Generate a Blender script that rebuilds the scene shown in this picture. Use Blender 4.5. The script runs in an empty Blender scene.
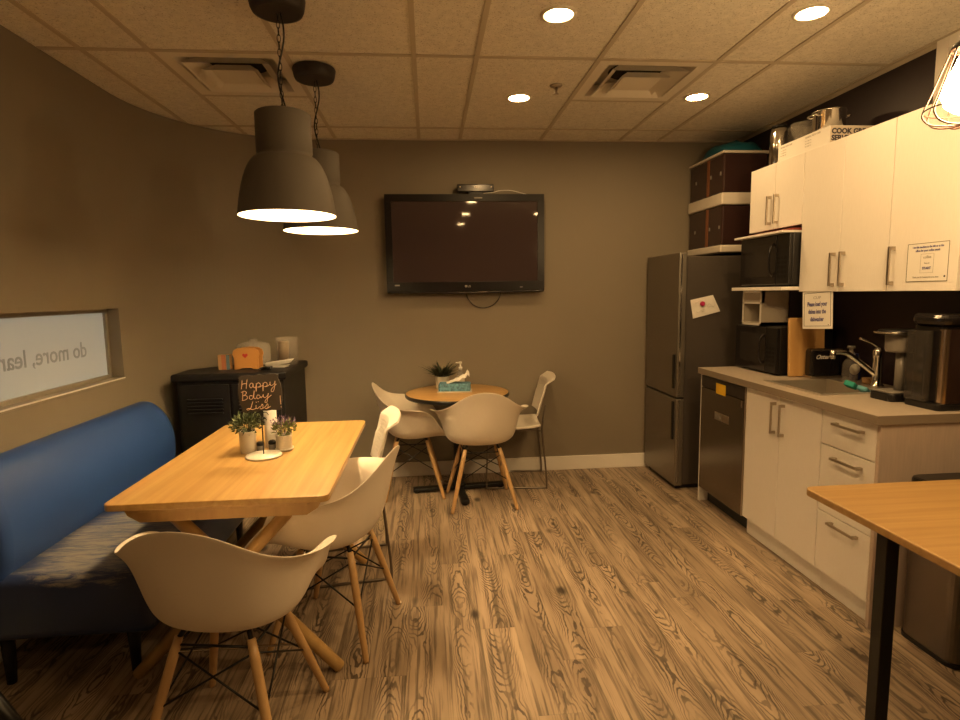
import bpy, bmesh, math, random
from mathutils import Vector, Matrix, noise
random.seed(7)
PI = math.pi
SC = bpy.context.scene
COL = SC.collection

# ------------------------------------------------------------------ camera
H, WY = 2.5734, 4.4745            # ceiling height, far wall
CAM_F, CAM_H = 575.96, 1.432
cr = Vector((0.99591975, -0.08892424, -0.0153732))
cd = Vector((-0.02545258, -0.11335067, -0.99322897))
cf = Vector((0.08657957, 0.98956764, -0.11515152))
cam_data = bpy.data.cameras.new('camera')
cam_data.sensor_width = 36.0
cam_data.lens = CAM_F / 960 * 36
cam_data.clip_start = 0.02
cam = bpy.data.objects.new('camera', cam_data)
up = -cd; back = -cf
cam.matrix_world = Matrix(((cr.x, up.x, back.x, 0), (cr.y, up.y, back.y, 0), (cr.z, up.z, back.z, CAM_H), (0, 0, 0, 1)))
COL.objects.link(cam)
SC.camera = cam

# ------------------------------------------------------------------ world, exposure, lamp strengths
w = bpy.data.worlds.new('world'); SC.world = w; w.use_nodes = True
w.node_tree.nodes['Background'].inputs[0].default_value = (1.0, 0.72, 0.45, 1)
w.node_tree.nodes['Background'].inputs[1].default_value = 0.05
SC.view_settings.view_transform = 'Standard'
SC.view_settings.look = 'None'
SC.view_settings.gamma = 1.0
SC.view_settings.use_curve_mapping = False
SC.view_settings.exposure = 1.15
WARM = (1.0, 0.63, 0.27)
WARM2 = (1.0, 0.68, 0.33)
DOWN_E = 105.0       # recessed downlights
PEND_E = 21.0       # bulbs of the two pendants
CAGE_E = 75.0       # bulb of the cage pendant

# ------------------------------------------------------------------ materials
def lin(c):
    return tuple(((x / 255) / 12.92 if x / 255 <= 0.04045 else ((x / 255 + 0.055) / 1.055) ** 2.4) for x in c) + (1,)

def mat(name, col, rough=0.5, metal=0.0, bump=0.0, bscale=200, stretch=(1, 1, 1), var=0.0, vscale=5, spec=0.5, coat=0, trans=0, ior=1.45, emit=None, es=0, coat_rough=0.1):
    m = bpy.data.materials.new(name); m.use_nodes = True
    nt = m.node_tree; b = nt.nodes['Principled BSDF']
    c = lin(col) if max(col[:3]) > 1.001 else tuple(col[:3]) + (1,)
    b.inputs['Base Color'].default_value = c
    b.inputs['Roughness'].default_value = rough
    b.inputs['Metallic'].default_value = metal
    b.inputs['Specular IOR Level'].default_value = spec
    b.inputs['Coat Weight'].default_value = coat
    b.inputs['Coat Roughness'].default_value = coat_rough
    b.inputs['Transmission Weight'].default_value = trans
    b.inputs['IOR'].default_value = ior
    if emit:
        b.inputs['Emission Color'].default_value = tuple(emit) + (1,)
        b.inputs['Emission Strength'].default_value = es
    if bump or var:
        tc = nt.nodes.new('ShaderNodeTexCoord'); mp = nt.nodes.new('ShaderNodeMapping')
        mp.inputs['Scale'].default_value = stretch
        nt.links.new(tc.outputs['Object'], mp.inputs[0])
        if bump:
            n = nt.nodes.new('ShaderNodeTexNoise'); n.inputs['Scale'].default_value = bscale; n.inputs['Detail'].default_value = 4
            nt.links.new(mp.outputs[0], n.inputs['Vector'])
            bp = nt.nodes.new('ShaderNodeBump'); bp.inputs['Strength'].default_value = bump; bp.inputs['Distance'].default_value = 0.004
            nt.links.new(n.outputs['Fac'], bp.inputs['Height']); nt.links.new(bp.outputs[0], b.inputs['Normal'])
        if var:
            n2 = nt.nodes.new('ShaderNodeTexNoise'); n2.inputs['Scale'].default_value = vscale; n2.inputs['Detail'].default_value = 5
            nt.links.new(mp.outputs[0], n2.inputs['Vector'])
            r = nt.nodes.new('ShaderNodeValToRGB')
            r.color_ramp.elements[0].position = 0.3; r.color_ramp.elements[1].position = 0.7
            r.color_ramp.elements[0].color = tuple(x * (1 - var) for x in c[:3]) + (1,)
            r.color_ramp.elements[1].color = tuple(min(1, x * (1 + var)) for x in c[:3]) + (1,)
            nt.links.new(n2.outputs['Fac'], r.inputs[0]); nt.links.new(r.outputs[0], b.inputs['Base Color'])
    return m

def N(nt, t, **k):
    n = nt.nodes.new(t)
    for a, v in k.items(): setattr(n, a, v)
    return n
def MATH(nt, op, a, b=None, c=None):
    n = nt.nodes.new('ShaderNodeMath'); n.operation = op
    for i, v in enumerate((a, b, c)):
        if v is None: continue
        if isinstance(v, (int, float)): n.inputs[i].default_value = v
        else: nt.links.new(v, n.inputs[i])
    return n.outputs[0]
def MIX(nt, fac, a, b, mode='MIX'):
    n = nt.nodes.new('ShaderNodeMix'); n.data_type = 'RGBA'; n.blend_type = mode
    for i, v in ((0, fac), (6, a), (7, b)):
        if isinstance(v, (int, float)): n.inputs[i].default_value = v
        elif isinstance(v, tuple): n.inputs[i].default_value = v
        else: nt.links.new(v, n.inputs[i])
    return n.outputs[2]

def floor_material():
    m = bpy.data.materials.new('vinyl_plank_floor'); m.use_nodes = True
    nt = m.node_tree; b = nt.nodes['Principled BSDF']; L = nt.links.new
    g = N(nt, 'ShaderNodeNewGeometry'); s = N(nt, 'ShaderNodeSeparateXYZ'); L(g.outputs['Position'], s.inputs[0])
    x, y = s.outputs[0], s.outputs[1]
    PW, PL = 0.152, 1.22
    xs = MATH(nt, 'DIVIDE', MATH(nt, 'ADD', x, 20.03), PW)
    row = MATH(nt, 'FLOOR', xs)
    fx = MATH(nt, 'SUBTRACT', MATH(nt, 'SUBTRACT', xs, row), 0.5)          # -0.5 .. 0.5 in plank
    wn = N(nt, 'ShaderNodeTexWhiteNoise', noise_dimensions='1D'); L(row, wn.inputs['W'])
    ys = MATH(nt, 'ADD', MATH(nt, 'DIVIDE', MATH(nt, 'ADD', y, 20), PL), MATH(nt, 'MULTIPLY', wn.outputs['Value'], 3.7))
    prow = MATH(nt, 'FLOOR', ys)
    fy = MATH(nt, 'SUBTRACT', ys, prow)
    cid = MATH(nt, 'ADD', MATH(nt, 'MULTIPLY', row, 7.31), MATH(nt, 'MULTIPLY', prow, 3.77))
    wn2 = N(nt, 'ShaderNodeTexWhiteNoise', noise_dimensions='1D'); L(cid, wn2.inputs['W'])
    rnd = wn2.outputs['Value']
    off = MATH(nt, 'MULTIPLY', rnd, 37.0)
    # field whose contour lines are the cathedral grain
    cx = MATH(nt, 'ADD', fx, MATH(nt, 'MULTIPLY', MATH(nt, 'SUBTRACT', rnd, 0.5), 0.5))
    v = N(nt, 'ShaderNodeCombineXYZ'); L(MATH(nt, 'MULTIPLY', fx, 0.35), v.inputs[0]); L(MATH(nt, 'MULTIPLY', y, 1.25), v.inputs[1]); L(off, v.inputs[2])
    n1 = N(nt, 'ShaderNodeTexNoise'); n1.inputs['Scale'].default_value = 1.6; n1.inputs['Detail'].default_value = 1.2; L(v.outputs[0], n1.inputs['Vector'])
    v2 = N(nt, 'ShaderNodeCombineXYZ'); L(MATH(nt, 'MULTIPLY', fx, 4.0), v2.inputs[0]); L(MATH(nt, 'MULTIPLY', y, 9.0), v2.inputs[1]); L(off, v2.inputs[2])
    n2 = N(nt, 'ShaderNodeTexNoise'); n2.inputs['Scale'].default_value = 1.5; n2.inputs['Detail'].default_value = 2.0; L(v2.outputs[0], n2.inputs['Vector'])
    f = MATH(nt, 'ADD', MATH(nt, 'MULTIPLY', n1.outputs['Fac'], 20.0), MATH(nt, 'MULTIPLY', MATH(nt, 'MULTIPLY', cx, cx), 26.0))
    f = MATH(nt, 'ADD', f, MATH(nt, 'MULTIPLY', n2.outputs['Fac'], 1.8))
    sn = MATH(nt, 'SINE', MATH(nt, 'MULTIPLY', f, 6.2832))
    ring = N(nt, 'ShaderNodeMapRange'); L(sn, ring.inputs[0]); ring.inputs[1].default_value = 0.25; ring.inputs[2].default_value = 0.8
    # grain shows mainly in the middle of some stretches
    v3 = N(nt, 'ShaderNodeCombineXYZ'); L(MATH(nt, 'MULTIPLY', fx, 1.2), v3.inputs[0]); L(MATH(nt, 'MULTIPLY', y, 1.7), v3.inputs[1]); L(MATH(nt, 'ADD', off, 5.0), v3.inputs[2])
    n3 = N(nt, 'ShaderNodeTexNoise'); n3.inputs['Scale'].default_value = 1.4; n3.inputs['Detail'].default_value = 1.0; L(v3.outputs[0], n3.inputs['Vector'])
    msk = N(nt, 'ShaderNodeMapRange'); L(n3.outputs['Fac'], msk.inputs[0]); msk.inputs[1].default_value = 0.33; msk.inputs[2].default_value = 0.56
    edge = N(nt, 'ShaderNodeMapRange'); L(MATH(nt, 'ABSOLUTE', cx), edge.inputs[0]); edge.inputs[1].default_value = 0.46; edge.inputs[2].default_value = 0.26
    grain = MATH(nt, 'MULTIPLY', MATH(nt, 'MULTIPLY', ring.outputs[0], msk.outputs[0]), edge.outputs[0])
    # long fine streaks
    v4 = N(nt, 'ShaderNodeCombineXYZ'); L(MATH(nt, 'MULTIPLY', x, 70.0), v4.inputs[0]); L(MATH(nt, 'MULTIPLY', y, 2.6), v4.inputs[1]); L(off, v4.inputs[2])
    n4 = N(nt, 'ShaderNodeTexNoise'); n4.inputs['Scale'].default_value = 1.0; n4.inputs['Detail'].default_value = 4.0; L(v4.outputs[0], n4.inputs['Vector'])
    v5 = N(nt, 'ShaderNodeCombineXYZ'); L(MATH(nt, 'MULTIPLY', x, 11.0), v5.inputs[0]); L(MATH(nt, 'MULTIPLY', y, 1.6), v5.inputs[1]); L(off, v5.inputs[2])
    n5 = N(nt, 'ShaderNodeTexNoise'); n5.inputs['Scale'].default_value = 1.0; n5.inputs['Detail'].default_value = 3.0; L(v5.outputs[0], n5.inputs['Vector'])
    r = N(nt, 'ShaderNodeValToRGB'); L(n5.outputs['Fac'], r.inputs[0])
    r.color_ramp.elements[0].position = 0.3; r.color_ramp.elements[0].color = FLOOR_D
    r.color_ramp.elements[1].position = 0.7; r.color_ramp.elements[1].color = FLOOR_L
    st = N(nt, 'ShaderNodeMapRange'); L(n4.outputs['Fac'], st.inputs[0]); st.inputs[1].default_value = 0.50; st.inputs[2].default_value = 0.64
    c = MIX(nt, MATH(nt, 'MULTIPLY', st.outputs[0], 0.68), r.outputs[0], FLOOR_G)
    tint = MATH(nt, 'ADD', 0.90, MATH(nt, 'MULTIPLY', rnd, 0.18))
    tv = N(nt, 'ShaderNodeCombineXYZ'); L(tint, tv.inputs[0]); L(tint, tv.inputs[1]); L(tint, tv.inputs[2])
    c = MIX(nt, 1.0, c, tv.outputs[0], 'MULTIPLY')
    c = MIX(nt, MATH(nt, 'MULTIPLY', grain, 0.88), c, FLOOR_G)
    # knots
    v6 = N(nt, 'ShaderNodeCombineXYZ'); L(MATH(nt, 'MULTIPLY', x, 4.4), v6.inputs[0]); L(MATH(nt, 'MULTIPLY', y, 2.4), v6.inputs[1])
    vo = N(nt, 'ShaderNodeTexVoronoi'); vo.inputs['Scale'].default_value = 1.0; L(v6.outputs[0], vo.inputs['Vector'])
    kn = N(nt, 'ShaderNodeMapRange'); L(vo.outputs['Distance'], kn.inputs[0]); kn.inputs[1].default_value = 0.13; kn.inputs[2].default_value = 0.05
    c = MIX(nt, MATH(nt, 'MULTIPLY', kn.outputs[0], 0.85), c, (0.015, 0.009, 0.006, 1))
    # joints
    jx = MATH(nt, 'GREATER_THAN', MATH(nt, 'ABSOLUTE', fx), 0.49)
    jy = MATH(nt, 'LESS_THAN', fy, 0.0025)
    c = MIX(nt, MATH(nt, 'MULTIPLY', MATH(nt, 'MAXIMUM', jx, jy), 0.2), c, (0.03, 0.02, 0.012, 1))
    L(c, b.inputs['Base Color'])
    b.inputs['Roughness'].default_value = 0.46
    bp = N(nt, 'ShaderNodeBump'); bp.inputs['Strength'].default_value = 0.12; bp.inputs['Distance'].default_value = 0.003
    L(MATH(nt, 'MULTIPLY', MATH(nt, 'MAXIMUM', grain, st.outputs[0]), -1.0), bp.inputs['Height']); L(bp.outputs[0], b.inputs['Normal'])
    return m
FLOOR_L = (0.46, 0.35, 0.245, 1); FLOOR_D = (0.25, 0.185, 0.125, 1); FLOOR_G = (0.055, 0.037, 0.025, 1)

def wood(name, light, dark, axis='y', scale=1.0, rough=0.4, coat=0.15):
    m = bpy.data.materials.new(name); m.use_nodes = True
    nt = m.node_tree; b = nt.nodes['Principled BSDF']; L = nt.links.new
    tc = N(nt, 'ShaderNodeTexCoord'); mp = N(nt, 'ShaderNodeMapping'); L(tc.outputs['Object'], mp.inputs[0])
    s = {'x': (1.5, 42, 42), 'y': (42, 1.5, 42), 'z': (42, 42, 1.5)}[axis]
    mp.inputs['Scale'].default_value = tuple(v * scale for v in s)
    n = N(nt, 'ShaderNodeTexNoise'); n.inputs['Scale'].default_value = 1.0; n.inputs['Detail'].default_value = 5; n.inputs['Distortion'].default_value = 0.6
    L(mp.outputs[0], n.inputs['Vector'])
    r = N(nt, 'ShaderNodeValToRGB'); L(n.outputs['Fac'], r.inputs[0])
    r.color_ramp.elements[0].position = 0.32; r.color_ramp.elements[0].color = dark
    r.color_ramp.elements[1].position = 0.66; r.color_ramp.elements[1].color = light
    L(r.outputs[0], b.inputs['Base Color'])
    b.inputs['Roughness'].default_value = rough; b.inputs['Coat Weight'].default_value = coat; b.inputs['Coat Roughness'].default_value = 0.25
    return m

def ceiling_material():
    m = bpy.data.materials.new('fissured_ceiling_tile'); m.use_nodes = True
    nt = m.node_tree; b = nt.nodes['Principled BSDF']; L = nt.links.new
    g = N(nt, 'ShaderNodeNewGeometry')
    n = N(nt, 'ShaderNodeTexNoise'); n.inputs['Scale'].default_value = 150; n.inputs['Detail'].default_value = 3; L(g.outputs['Position'], n.inputs['Vector'])
    r = N(nt, 'ShaderNodeValToRGB'); L(n.outputs['Fac'], r.inputs[0])
    r.color_ramp.elements[0].position = 0.33; r.color_ramp.elements[0].color = (0.46, 0.40, 0.31, 1)
    r.color_ramp.elements[1].position = 0.42; r.color_ramp.elements[1].color = (0.78, 0.73, 0.63, 1)
    n2 = N(nt, 'ShaderNodeTexNoise'); n2.inputs['Scale'].default_value = 30; n2.inputs['Detail'].default_value = 2; L(g.outputs['Position'], n2.inputs['Vector'])
    mr = N(nt, 'ShaderNodeMapRange'); L(n2.outputs['Fac'], mr.inputs[0]); mr.inputs[1].default_value = .3; mr.inputs[2].default_value = .7; mr.inputs[3].default_value = .86; mr.inputs[4].default_value = 1.0
    v = N(nt, 'ShaderNodeCombineXYZ'); [L(mr.outputs[0], v.inputs[i]) for i in range(3)]
    L(MIX(nt, 1.0, r.outputs[0], v.outputs[0], 'MULTIPLY'), b.inputs['Base Color'])
    b.inputs['Roughness'].default_value = 0.95
    return m

def bench_material():
    m = bpy.data.materials.new('worn_navy_leather'); m.use_nodes = True
    nt = m.node_tree; b = nt.nodes['Principled BSDF']; L = nt.links.new
    g = N(nt, 'ShaderNodeNewGeometry'); s = N(nt, 'ShaderNodeSeparateXYZ'); L(g.outputs['Position'], s.inputs[0])
    mp = N(nt, 'ShaderNodeMapping'); L(g.outputs['Position'], mp.inputs[0]); mp.inputs['Scale'].default_value = (6, 38, 12)
    n = N(nt, 'ShaderNodeTexNoise'); n.inputs['Scale'].default_value = 1.2; n.inputs['Detail'].default_value = 8; n.inputs['Roughness'].default_value = 0.7; n.inputs['Distortion'].default_value = 1.0
    L(mp.outputs[0], n.inputs['Vector'])
    # region of wear: top of the seat, near end
    dx = MATH(nt, 'DIVIDE', MATH(nt, 'ADD', s.outputs[0], 1.27), 0.34)
    dy = MATH(nt, 'DIVIDE', MATH(nt, 'SUBTRACT', s.outputs[1], 2.36), 0.56)
    d = MATH(nt, 'SQRT', MATH(nt, 'ADD', MATH(nt, 'MULTIPLY', dx, dx), MATH(nt, 'MULTIPLY', dy, dy)))
    zz = N(nt, 'ShaderNodeMapRange'); L(s.outputs[2], zz.inputs[0]); zz.inputs[1].default_value = 0.33; zz.inputs[2].default_value = 0.45
    reg = N(nt, 'ShaderNodeMapRange'); L(d, reg.inputs[0]); reg.inputs[1].default_value = 1.25; reg.inputs[2].default_value = 0.55
    k = MATH(nt, 'ADD', n.outputs['Fac'], MATH(nt, 'SUBTRACT', MATH(nt, 'MULTIPLY', MATH(nt, 'MULTIPLY', reg.outputs[0], zz.outputs[0]), 0.42), 0.36))
    mr = N(nt, 'ShaderNodeMapRange'); L(k, mr.inputs[0]); mr.inputs[1].default_value = 0.44; mr.inputs[2].default_value = 0.62
    c = MIX(nt, mr.outputs[0], (0.014, 0.030, 0.10, 1), (0.23, 0.215, 0.19, 1))
    L(c, b.inputs['Base Color'])
    L(MATH(nt, 'ADD', 0.42, MATH(nt, 'MULTIPLY', mr.outputs[0], 0.3)), b.inputs['Roughness'])
    return m

M = {}
M['floor'] = floor_material()
M['ceiling'] = ceiling_material()
M['bench_seat'] = bench_material()
M['wall'] = mat('taupe_wall_paint', (0.225, 0.190, 0.140), 0.6, bump=0.05, bscale=260, var=0.02, vscale=2)
M['dark_wall'] = mat('aubergine_wall_paint', (0.022, 0.013, 0.016), 0.45, bump=0.04, bscale=240)
M['grid'] = mat('painted_ceiling_grid', (0.50, 0.43, 0.33), 0.6)
M['vent'] = mat('painted_vent_metal', (0.72, 0.66, 0.56), 0.5)
M['black_void'] = mat('dark_duct', (0.02, 0.018, 0.015), 0.8)
M['base'] = mat('white_trim_paint', (0.78, 0.74, 0.68), 0.45)
M['tabletop'] = wood('bamboo_tabletop', (0.44, 0.275, 0.092, 1), (0.345, 0.192, 0.054, 1), 'y', 0.8)
M['bartop'] = wood('oak_bar_top', (0.44, 0.275, 0.10, 1), (0.35, 0.20, 0.065, 1), 'x', 0.8)
M['roundtop'] = wood('oak_round_top', (0.54, 0.33, 0.12, 1), (0.44, 0.25, 0.08, 1), 'x', 0.8)
M['dowel'] = wood('beech_dowel', (0.58, 0.37, 0.17, 1), (0.46, 0.27, 0.11, 1), 'z', 0.5)
M['tleg'] = wood('table_leg_wood', (0.50, 0.32, 0.12, 1), (0.40, 0.24, 0.085, 1), 'z', 0.5)
M['shell'] = mat('cream_plastic_shell', (0.76, 0.68, 0.57), 0.42, bump=0.02, bscale=500)
M['shell2'] = mat('white_plastic', (0.80, 0.74, 0.65), 0.4)
M['blackmetal'] = mat('black_metal', (0.013, 0.012, 0.011), 0.42, 0.3)
M['black'] = mat('black_plastic', (0.009, 0.008, 0.008), 0.32)
M['gloss'] = mat('gloss_black', (0.012, 0.010, 0.010), 0.16, coat=0.15)
M['tv_black'] = mat('tv_bezel', (0.010, 0.008, 0.008), 0.30, spec=0.3)
M['screen'] = mat('tv_screen', (0.050, 0.034, 0.034), 0.035, spec=0.4)
M['chrome'] = mat('chrome', (0.75, 0.72, 0.68), 0.13, 1.0)
M['steel'] = mat('brushed_steel', (0.36, 0.33, 0.30), 0.34, 1.0, bump=0.06, bscale=60, stretch=(1, 1, 30), var=0.04, vscale=40)
M['steel_d'] = mat('dark_stainless', (0.25, 0.225, 0.195), 0.22, 1.0, bump=0.02, bscale=40, stretch=(40, 1, 1))
M['fridge'] = mat('fridge_steel', (0.27, 0.245, 0.21), 0.36, 0.85, bump=0.02, bscale=60, stretch=(1, 1, 25))
M['fridge_side'] = mat('fridge_side_paint', (0.085, 0.07, 0.058), 0.5, 0.3)
M['nickel'] = mat('brushed_nickel', (0.50, 0.43, 0.35), 0.35, 1.0)
M['cab'] = mat('white_melamine', (0.80, 0.76, 0.71), 0.42, bump=0.03, bscale=30, stretch=(30, 30, 1), var=0.035, vscale=22)
M['cab_end'] = mat('pale_wood_panel', (0.50, 0.40, 0.33), 0.5, var=0.06, vscale=14, stretch=(8, 8, 0.6))
M['counter'] = mat('beige_laminate_counter', (0.40, 0.34, 0.28), 0.35, var=0.05, vscale=60)
M['shade'] = mat('grey_brown_shade', (0.115, 0.098, 0.080), 0.62, spec=0.3)
M['shade_in'] = mat('white_shade_lining', (0.85, 0.83, 0.78), 0.5)
M['canopy'] = mat('dark_canopy', (0.03, 0.022, 0.018), 0.5)
M['bulb'] = mat('pendant_bulb', (1, 1, 1), 0.4, emit=WARM2, es=PEND_E * 6)
M['downlight'] = mat('downlight_lens', (1, 1, 1), 0.4, emit=WARM, es=DOWN_E)
M['cagebulb'] = mat('cage_bulb', (1, 1, 1), 0.4, emit=(1.0, 0.64, 0.28), es=CAGE_E)
M['copper'] = mat('copper_wire', (0.035, 0.012, 0.006), 0.5, 0.0)
M['navy'] = mat('navy_leather', (0.016, 0.050, 0.185), 0.5, bump=0.04, bscale=350)
M['paper'] = mat('white_paper', (0.80, 0.77, 0.72), 0.7)
M['paper_edge'] = mat('dark_print', (0.05, 0.045, 0.06), 0.7)
M['blue_print'] = mat('blue_print', (0.06, 0.06, 0.25), 0.7)
M['grey_print'] = mat('grey_print', (0.35, 0.33, 0.30), 0.7)
M['red'] = mat('red_print', (0.45, 0.03, 0.03), 0.5)
M['magenta'] = mat('magenta_magnet', (0.45, 0.02, 0.10), 0.4)
M['yellow'] = mat('yellow_sticky', (0.80, 0.48, 0.02), 0.7)
M['board'] = wood('butcher_block', (0.62, 0.37, 0.14, 1), (0.52, 0.28, 0.09, 1), 'z', 0.4)
M['teal'] = mat('teal_plastic', (0.008, 0.10, 0.14), 0.5)
M['teal_sponge'] = mat('teal_sponge', (0.02, 0.26, 0.20), 0.8, bump=0.3, bscale=200)
M['ltblue'] = mat('light_blue_scrub', (0.12, 0.36, 0.42), 0.6)
M['blue_pack'] = mat('blue_patterned_card', (0.10, 0.24, 0.33), 0.6, var=0.6, vscale=60)
M['smoke'] = mat('smoked_plastic', (0.035, 0.016, 0.014), 0.18, coat=0.3)
M['orange_strip'] = mat('amber_strip', (0.20, 0.075, 0.03), 0.5)
M['tote_white'] = mat('white_tote_plastic', (0.66, 0.60, 0.52), 0.45)
M['toast'] = mat('orange_ceramic', (0.50, 0.25, 0.07), 0.4)
M['toast_d'] = mat('orange_ceramic_edge', (0.38, 0.17, 0.04), 0.4)
M['chalk'] = mat('chalkboard', (0.055, 0.045, 0.035), 0.8)
M['chalk_w'] = mat('peach_chalk', (0.72, 0.50, 0.36), 0.9)
M['cream'] = mat('cream_ceramic', (0.62, 0.58, 0.50), 0.35)
M['leaf'] = mat('grey_green_leaf', (0.075, 0.10, 0.045), 0.6)
M['leaf_pale'] = mat('pale_leaf', (0.20, 0.24, 0.13), 0.6)
M['leaf_dark'] = mat('dark_leaf', (0.025, 0.035, 0.015), 0.6)
M['leaf_bright'] = mat('yellow_green_leaf', (0.16, 0.19, 0.05), 0.6)
M['lavender'] = mat('lavender_flower', (0.20, 0.13, 0.22), 0.7)
M['bluegrey'] = mat('blue_grey_card', (0.10, 0.16, 0.20), 0.7)
M['tan'] = mat('tan_card', (0.50, 0.30, 0.14), 0.7)
M['coral'] = mat('coral_card', (0.48, 0.17, 0.08), 0.7)
M['kraft'] = mat('printed_box_card', (0.62, 0.55, 0.46), 0.7)
M['lgrey'] = mat('grey_plastic', (0.22, 0.20, 0.175), 0.35)
M['bin'] = mat('bin_steel', (0.20, 0.175, 0.155), 0.38, 0.9, bump=0.05, bscale=60, stretch=(30, 30, 1))
M['sunburst'] = mat('gilt_wood', (0.42, 0.30, 0.14), 0.5)
M['navyplastic'] = mat('navy_plastic', (0.01, 0.015, 0.07), 0.3)

def glass_mat(name, col, rough=0.0, alpha=0.25):
    m = bpy.data.materials.new(name); m.use_nodes = True
    nt = m.node_tree; b = nt.nodes['Principled BSDF']
    b.inputs['Base Color'].default_value = tuple(col) + (1,)
    b.inputs['Roughness'].default_value = rough
    b.inputs['Alpha'].default_value = alpha
    b.inputs['Coat Weight'].default_value = 0.5; b.inputs['Coat Roughness'].default_value = 0.03
    return m
M['clear'] = glass_mat('clear_plastic', (0.7, 0.65, 0.58), 0.10, 0.36)
M['clear2'] = glass_mat('clear_glass', (0.35, 0.32, 0.28), 0.06, 0.28)

def frosted():
    m = mat('frosted_window_glass', (0.36, 0.37, 0.34), 0.35, coat=0.35, coat_rough=0.25)
    nt = m.node_tree; b = nt.nodes['Principled BSDF']
    b.inputs['Emission Color'].default_value = (0.60, 0.68, 0.62, 1); b.inputs['Emission Strength'].default_value = 0.085
    return m
M['frost'] = frosted()
M['frost_text'] = mat('window_lettering', (0.24, 0.245, 0.225), 0.6, emit=(0.5, 0.5, 0.45), es=0.03)

# ------------------------------------------------------------------ mesh helpers
class MB:
    def __init__(self): self.bm = bmesh.new()
    def _add(self, other):
        me = bpy.data.meshes.new('t'); other.to_mesh(me); self.bm.from_mesh(me); bpy.data.meshes.remove(me); other.free()
    def box(self, x0, x1, y0, y1, z0, z1, bev=0.0, seg=2, rot=None, piv=None):
        b = bmesh.new(); bmesh.ops.create_cube(b, size=1)
        for v in b.verts:
            v.co = Vector(((x0 + x1) / 2 + v.co.x * (x1 - x0), (y0 + y1) / 2 + v.co.y * (y1 - y0), (z0 + z1) / 2 + v.co.z * (z1 - z0)))
        if bev: bmesh.ops.bevel(b, geom=b.edges[:], offset=bev, segments=seg, profile=0.5, affect='EDGES')
        if rot is not None:
            c = Vector(piv) if piv is not None else Vector(((x0 + x1) / 2, (y0 + y1) / 2, (z0 + z1) / 2))
            bmesh.ops.rotate(b, verts=b.verts, cent=c, matrix=rot)
        self._add(b); return self
    def tube(self, pts, r, n=10, closed=False, caps=True):
        pts = [Vector(p) for p in pts]; m = len(pts)
        rs = r if isinstance(r, (list, tuple)) else [r] * m
        rings = []; prev = None
        for i, p in enumerate(pts):
            a = pts[(i - 1) % m] if (closed or i > 0) else p; c = pts[(i + 1) % m] if (closed or i < m - 1) else p
            t = (c - a).normalized()
            if prev is None:
                u = t.cross(Vector((0, 0, 1)))
                if u.length < 1e-3: u = t.cross(Vector((1, 0, 0)))
            else: u = prev - t * prev.dot(t)
            u.normalize(); v = t.cross(u); prev = u
            rings.append([self.bm.verts.new(p + (u * math.cos(2 * PI * k / n) + v * math.sin(2 * PI * k / n)) * rs[i]) for k in range(n)])
        for i in range(m if closed else m - 1):
            A, B = rings[i], rings[(i + 1) % m]
            for k in range(n):
                try: self.bm.faces.new((A[k], A[(k + 1) % n], B[(k + 1) % n], B[k])).smooth = True
                except ValueError: pass
        if caps and not closed:
            self.bm.faces.new(rings[0][::-1]); self.bm.faces.new(rings[-1])
        return self
    def lathe(self, prof, c=(0, 0, 0), n=32, close_top=True, close_bot=True, smooth=True, axis='z', sx=1, sy=1):
        c = Vector(c); rings = []
        for r, z in prof:
            ring = []
            for k in range(n):
                a = 2 * PI * k / n
                if axis == 'z': q = Vector((r * math.cos(a) * sx, r * math.sin(a) * sy, z))
                elif axis == 'x': q = Vector((z, r * math.cos(a), r * math.sin(a)))
                else: q = Vector((r * math.cos(a), z, r * math.sin(a)))
                ring.append(self.bm.verts.new(c + q))
            rings.append(ring)
        for A, B in zip(rings, rings[1:]):
            for k in range(n):
                f = self.bm.faces.new((A[k], A[(k + 1) % n], B[(k + 1) % n], B[k])); f.smooth = smooth
        if close_bot: self.bm.faces.new(rings[0][::-1])
        if close_top: self.bm.faces.new(rings[-1])
        return self
    def prism(self, poly, z0, z1, axis='z', bev=0):
        b = bmesh.new()
        def P(a, c, h): return {'z': (a, c, h), 'x': (h, a, c), 'y': (a, h, c)}[axis]
        lo = [b.verts.new(P(a, c, z0)) for a, c in poly]; hi = [b.verts.new(P(a, c, z1)) for a, c in poly]
        n = len(poly); b.faces.new(lo[::-1]); b.faces.new(hi)
        for i in range(n): b.faces.new((lo[i], lo[(i + 1) % n], hi[(i + 1) % n], hi[i]))
        bmesh.ops.recalc_face_normals(b, faces=b.faces)
        if bev:
            es = [e for f in b.faces if len(f.verts) == n for e in f.edges]
            bmesh.ops.bevel(b, geom=list(set(es)), offset=bev, segments=2, profile=0.5, affect='EDGES')
        self._add(b); return self
    def quad(self, *ps):
        self.bm.faces.new([self.bm.verts.new(Vector(p)) for p in ps]); return self
    def sphere(self, c, r, s=(1, 1, 1), u=16, v=10):
        b = bmesh.new(); bmesh.ops.create_uvsphere(b, u_segments=u, v_segments=v, radius=r)
        for q in b.verts: q.co = Vector((q.co.x * s[0] + c[0], q.co.y * s[1] + c[1], q.co.z * s[2] + c[2]))
        for f in b.faces: f.smooth = True
        self._add(b); return self

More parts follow.
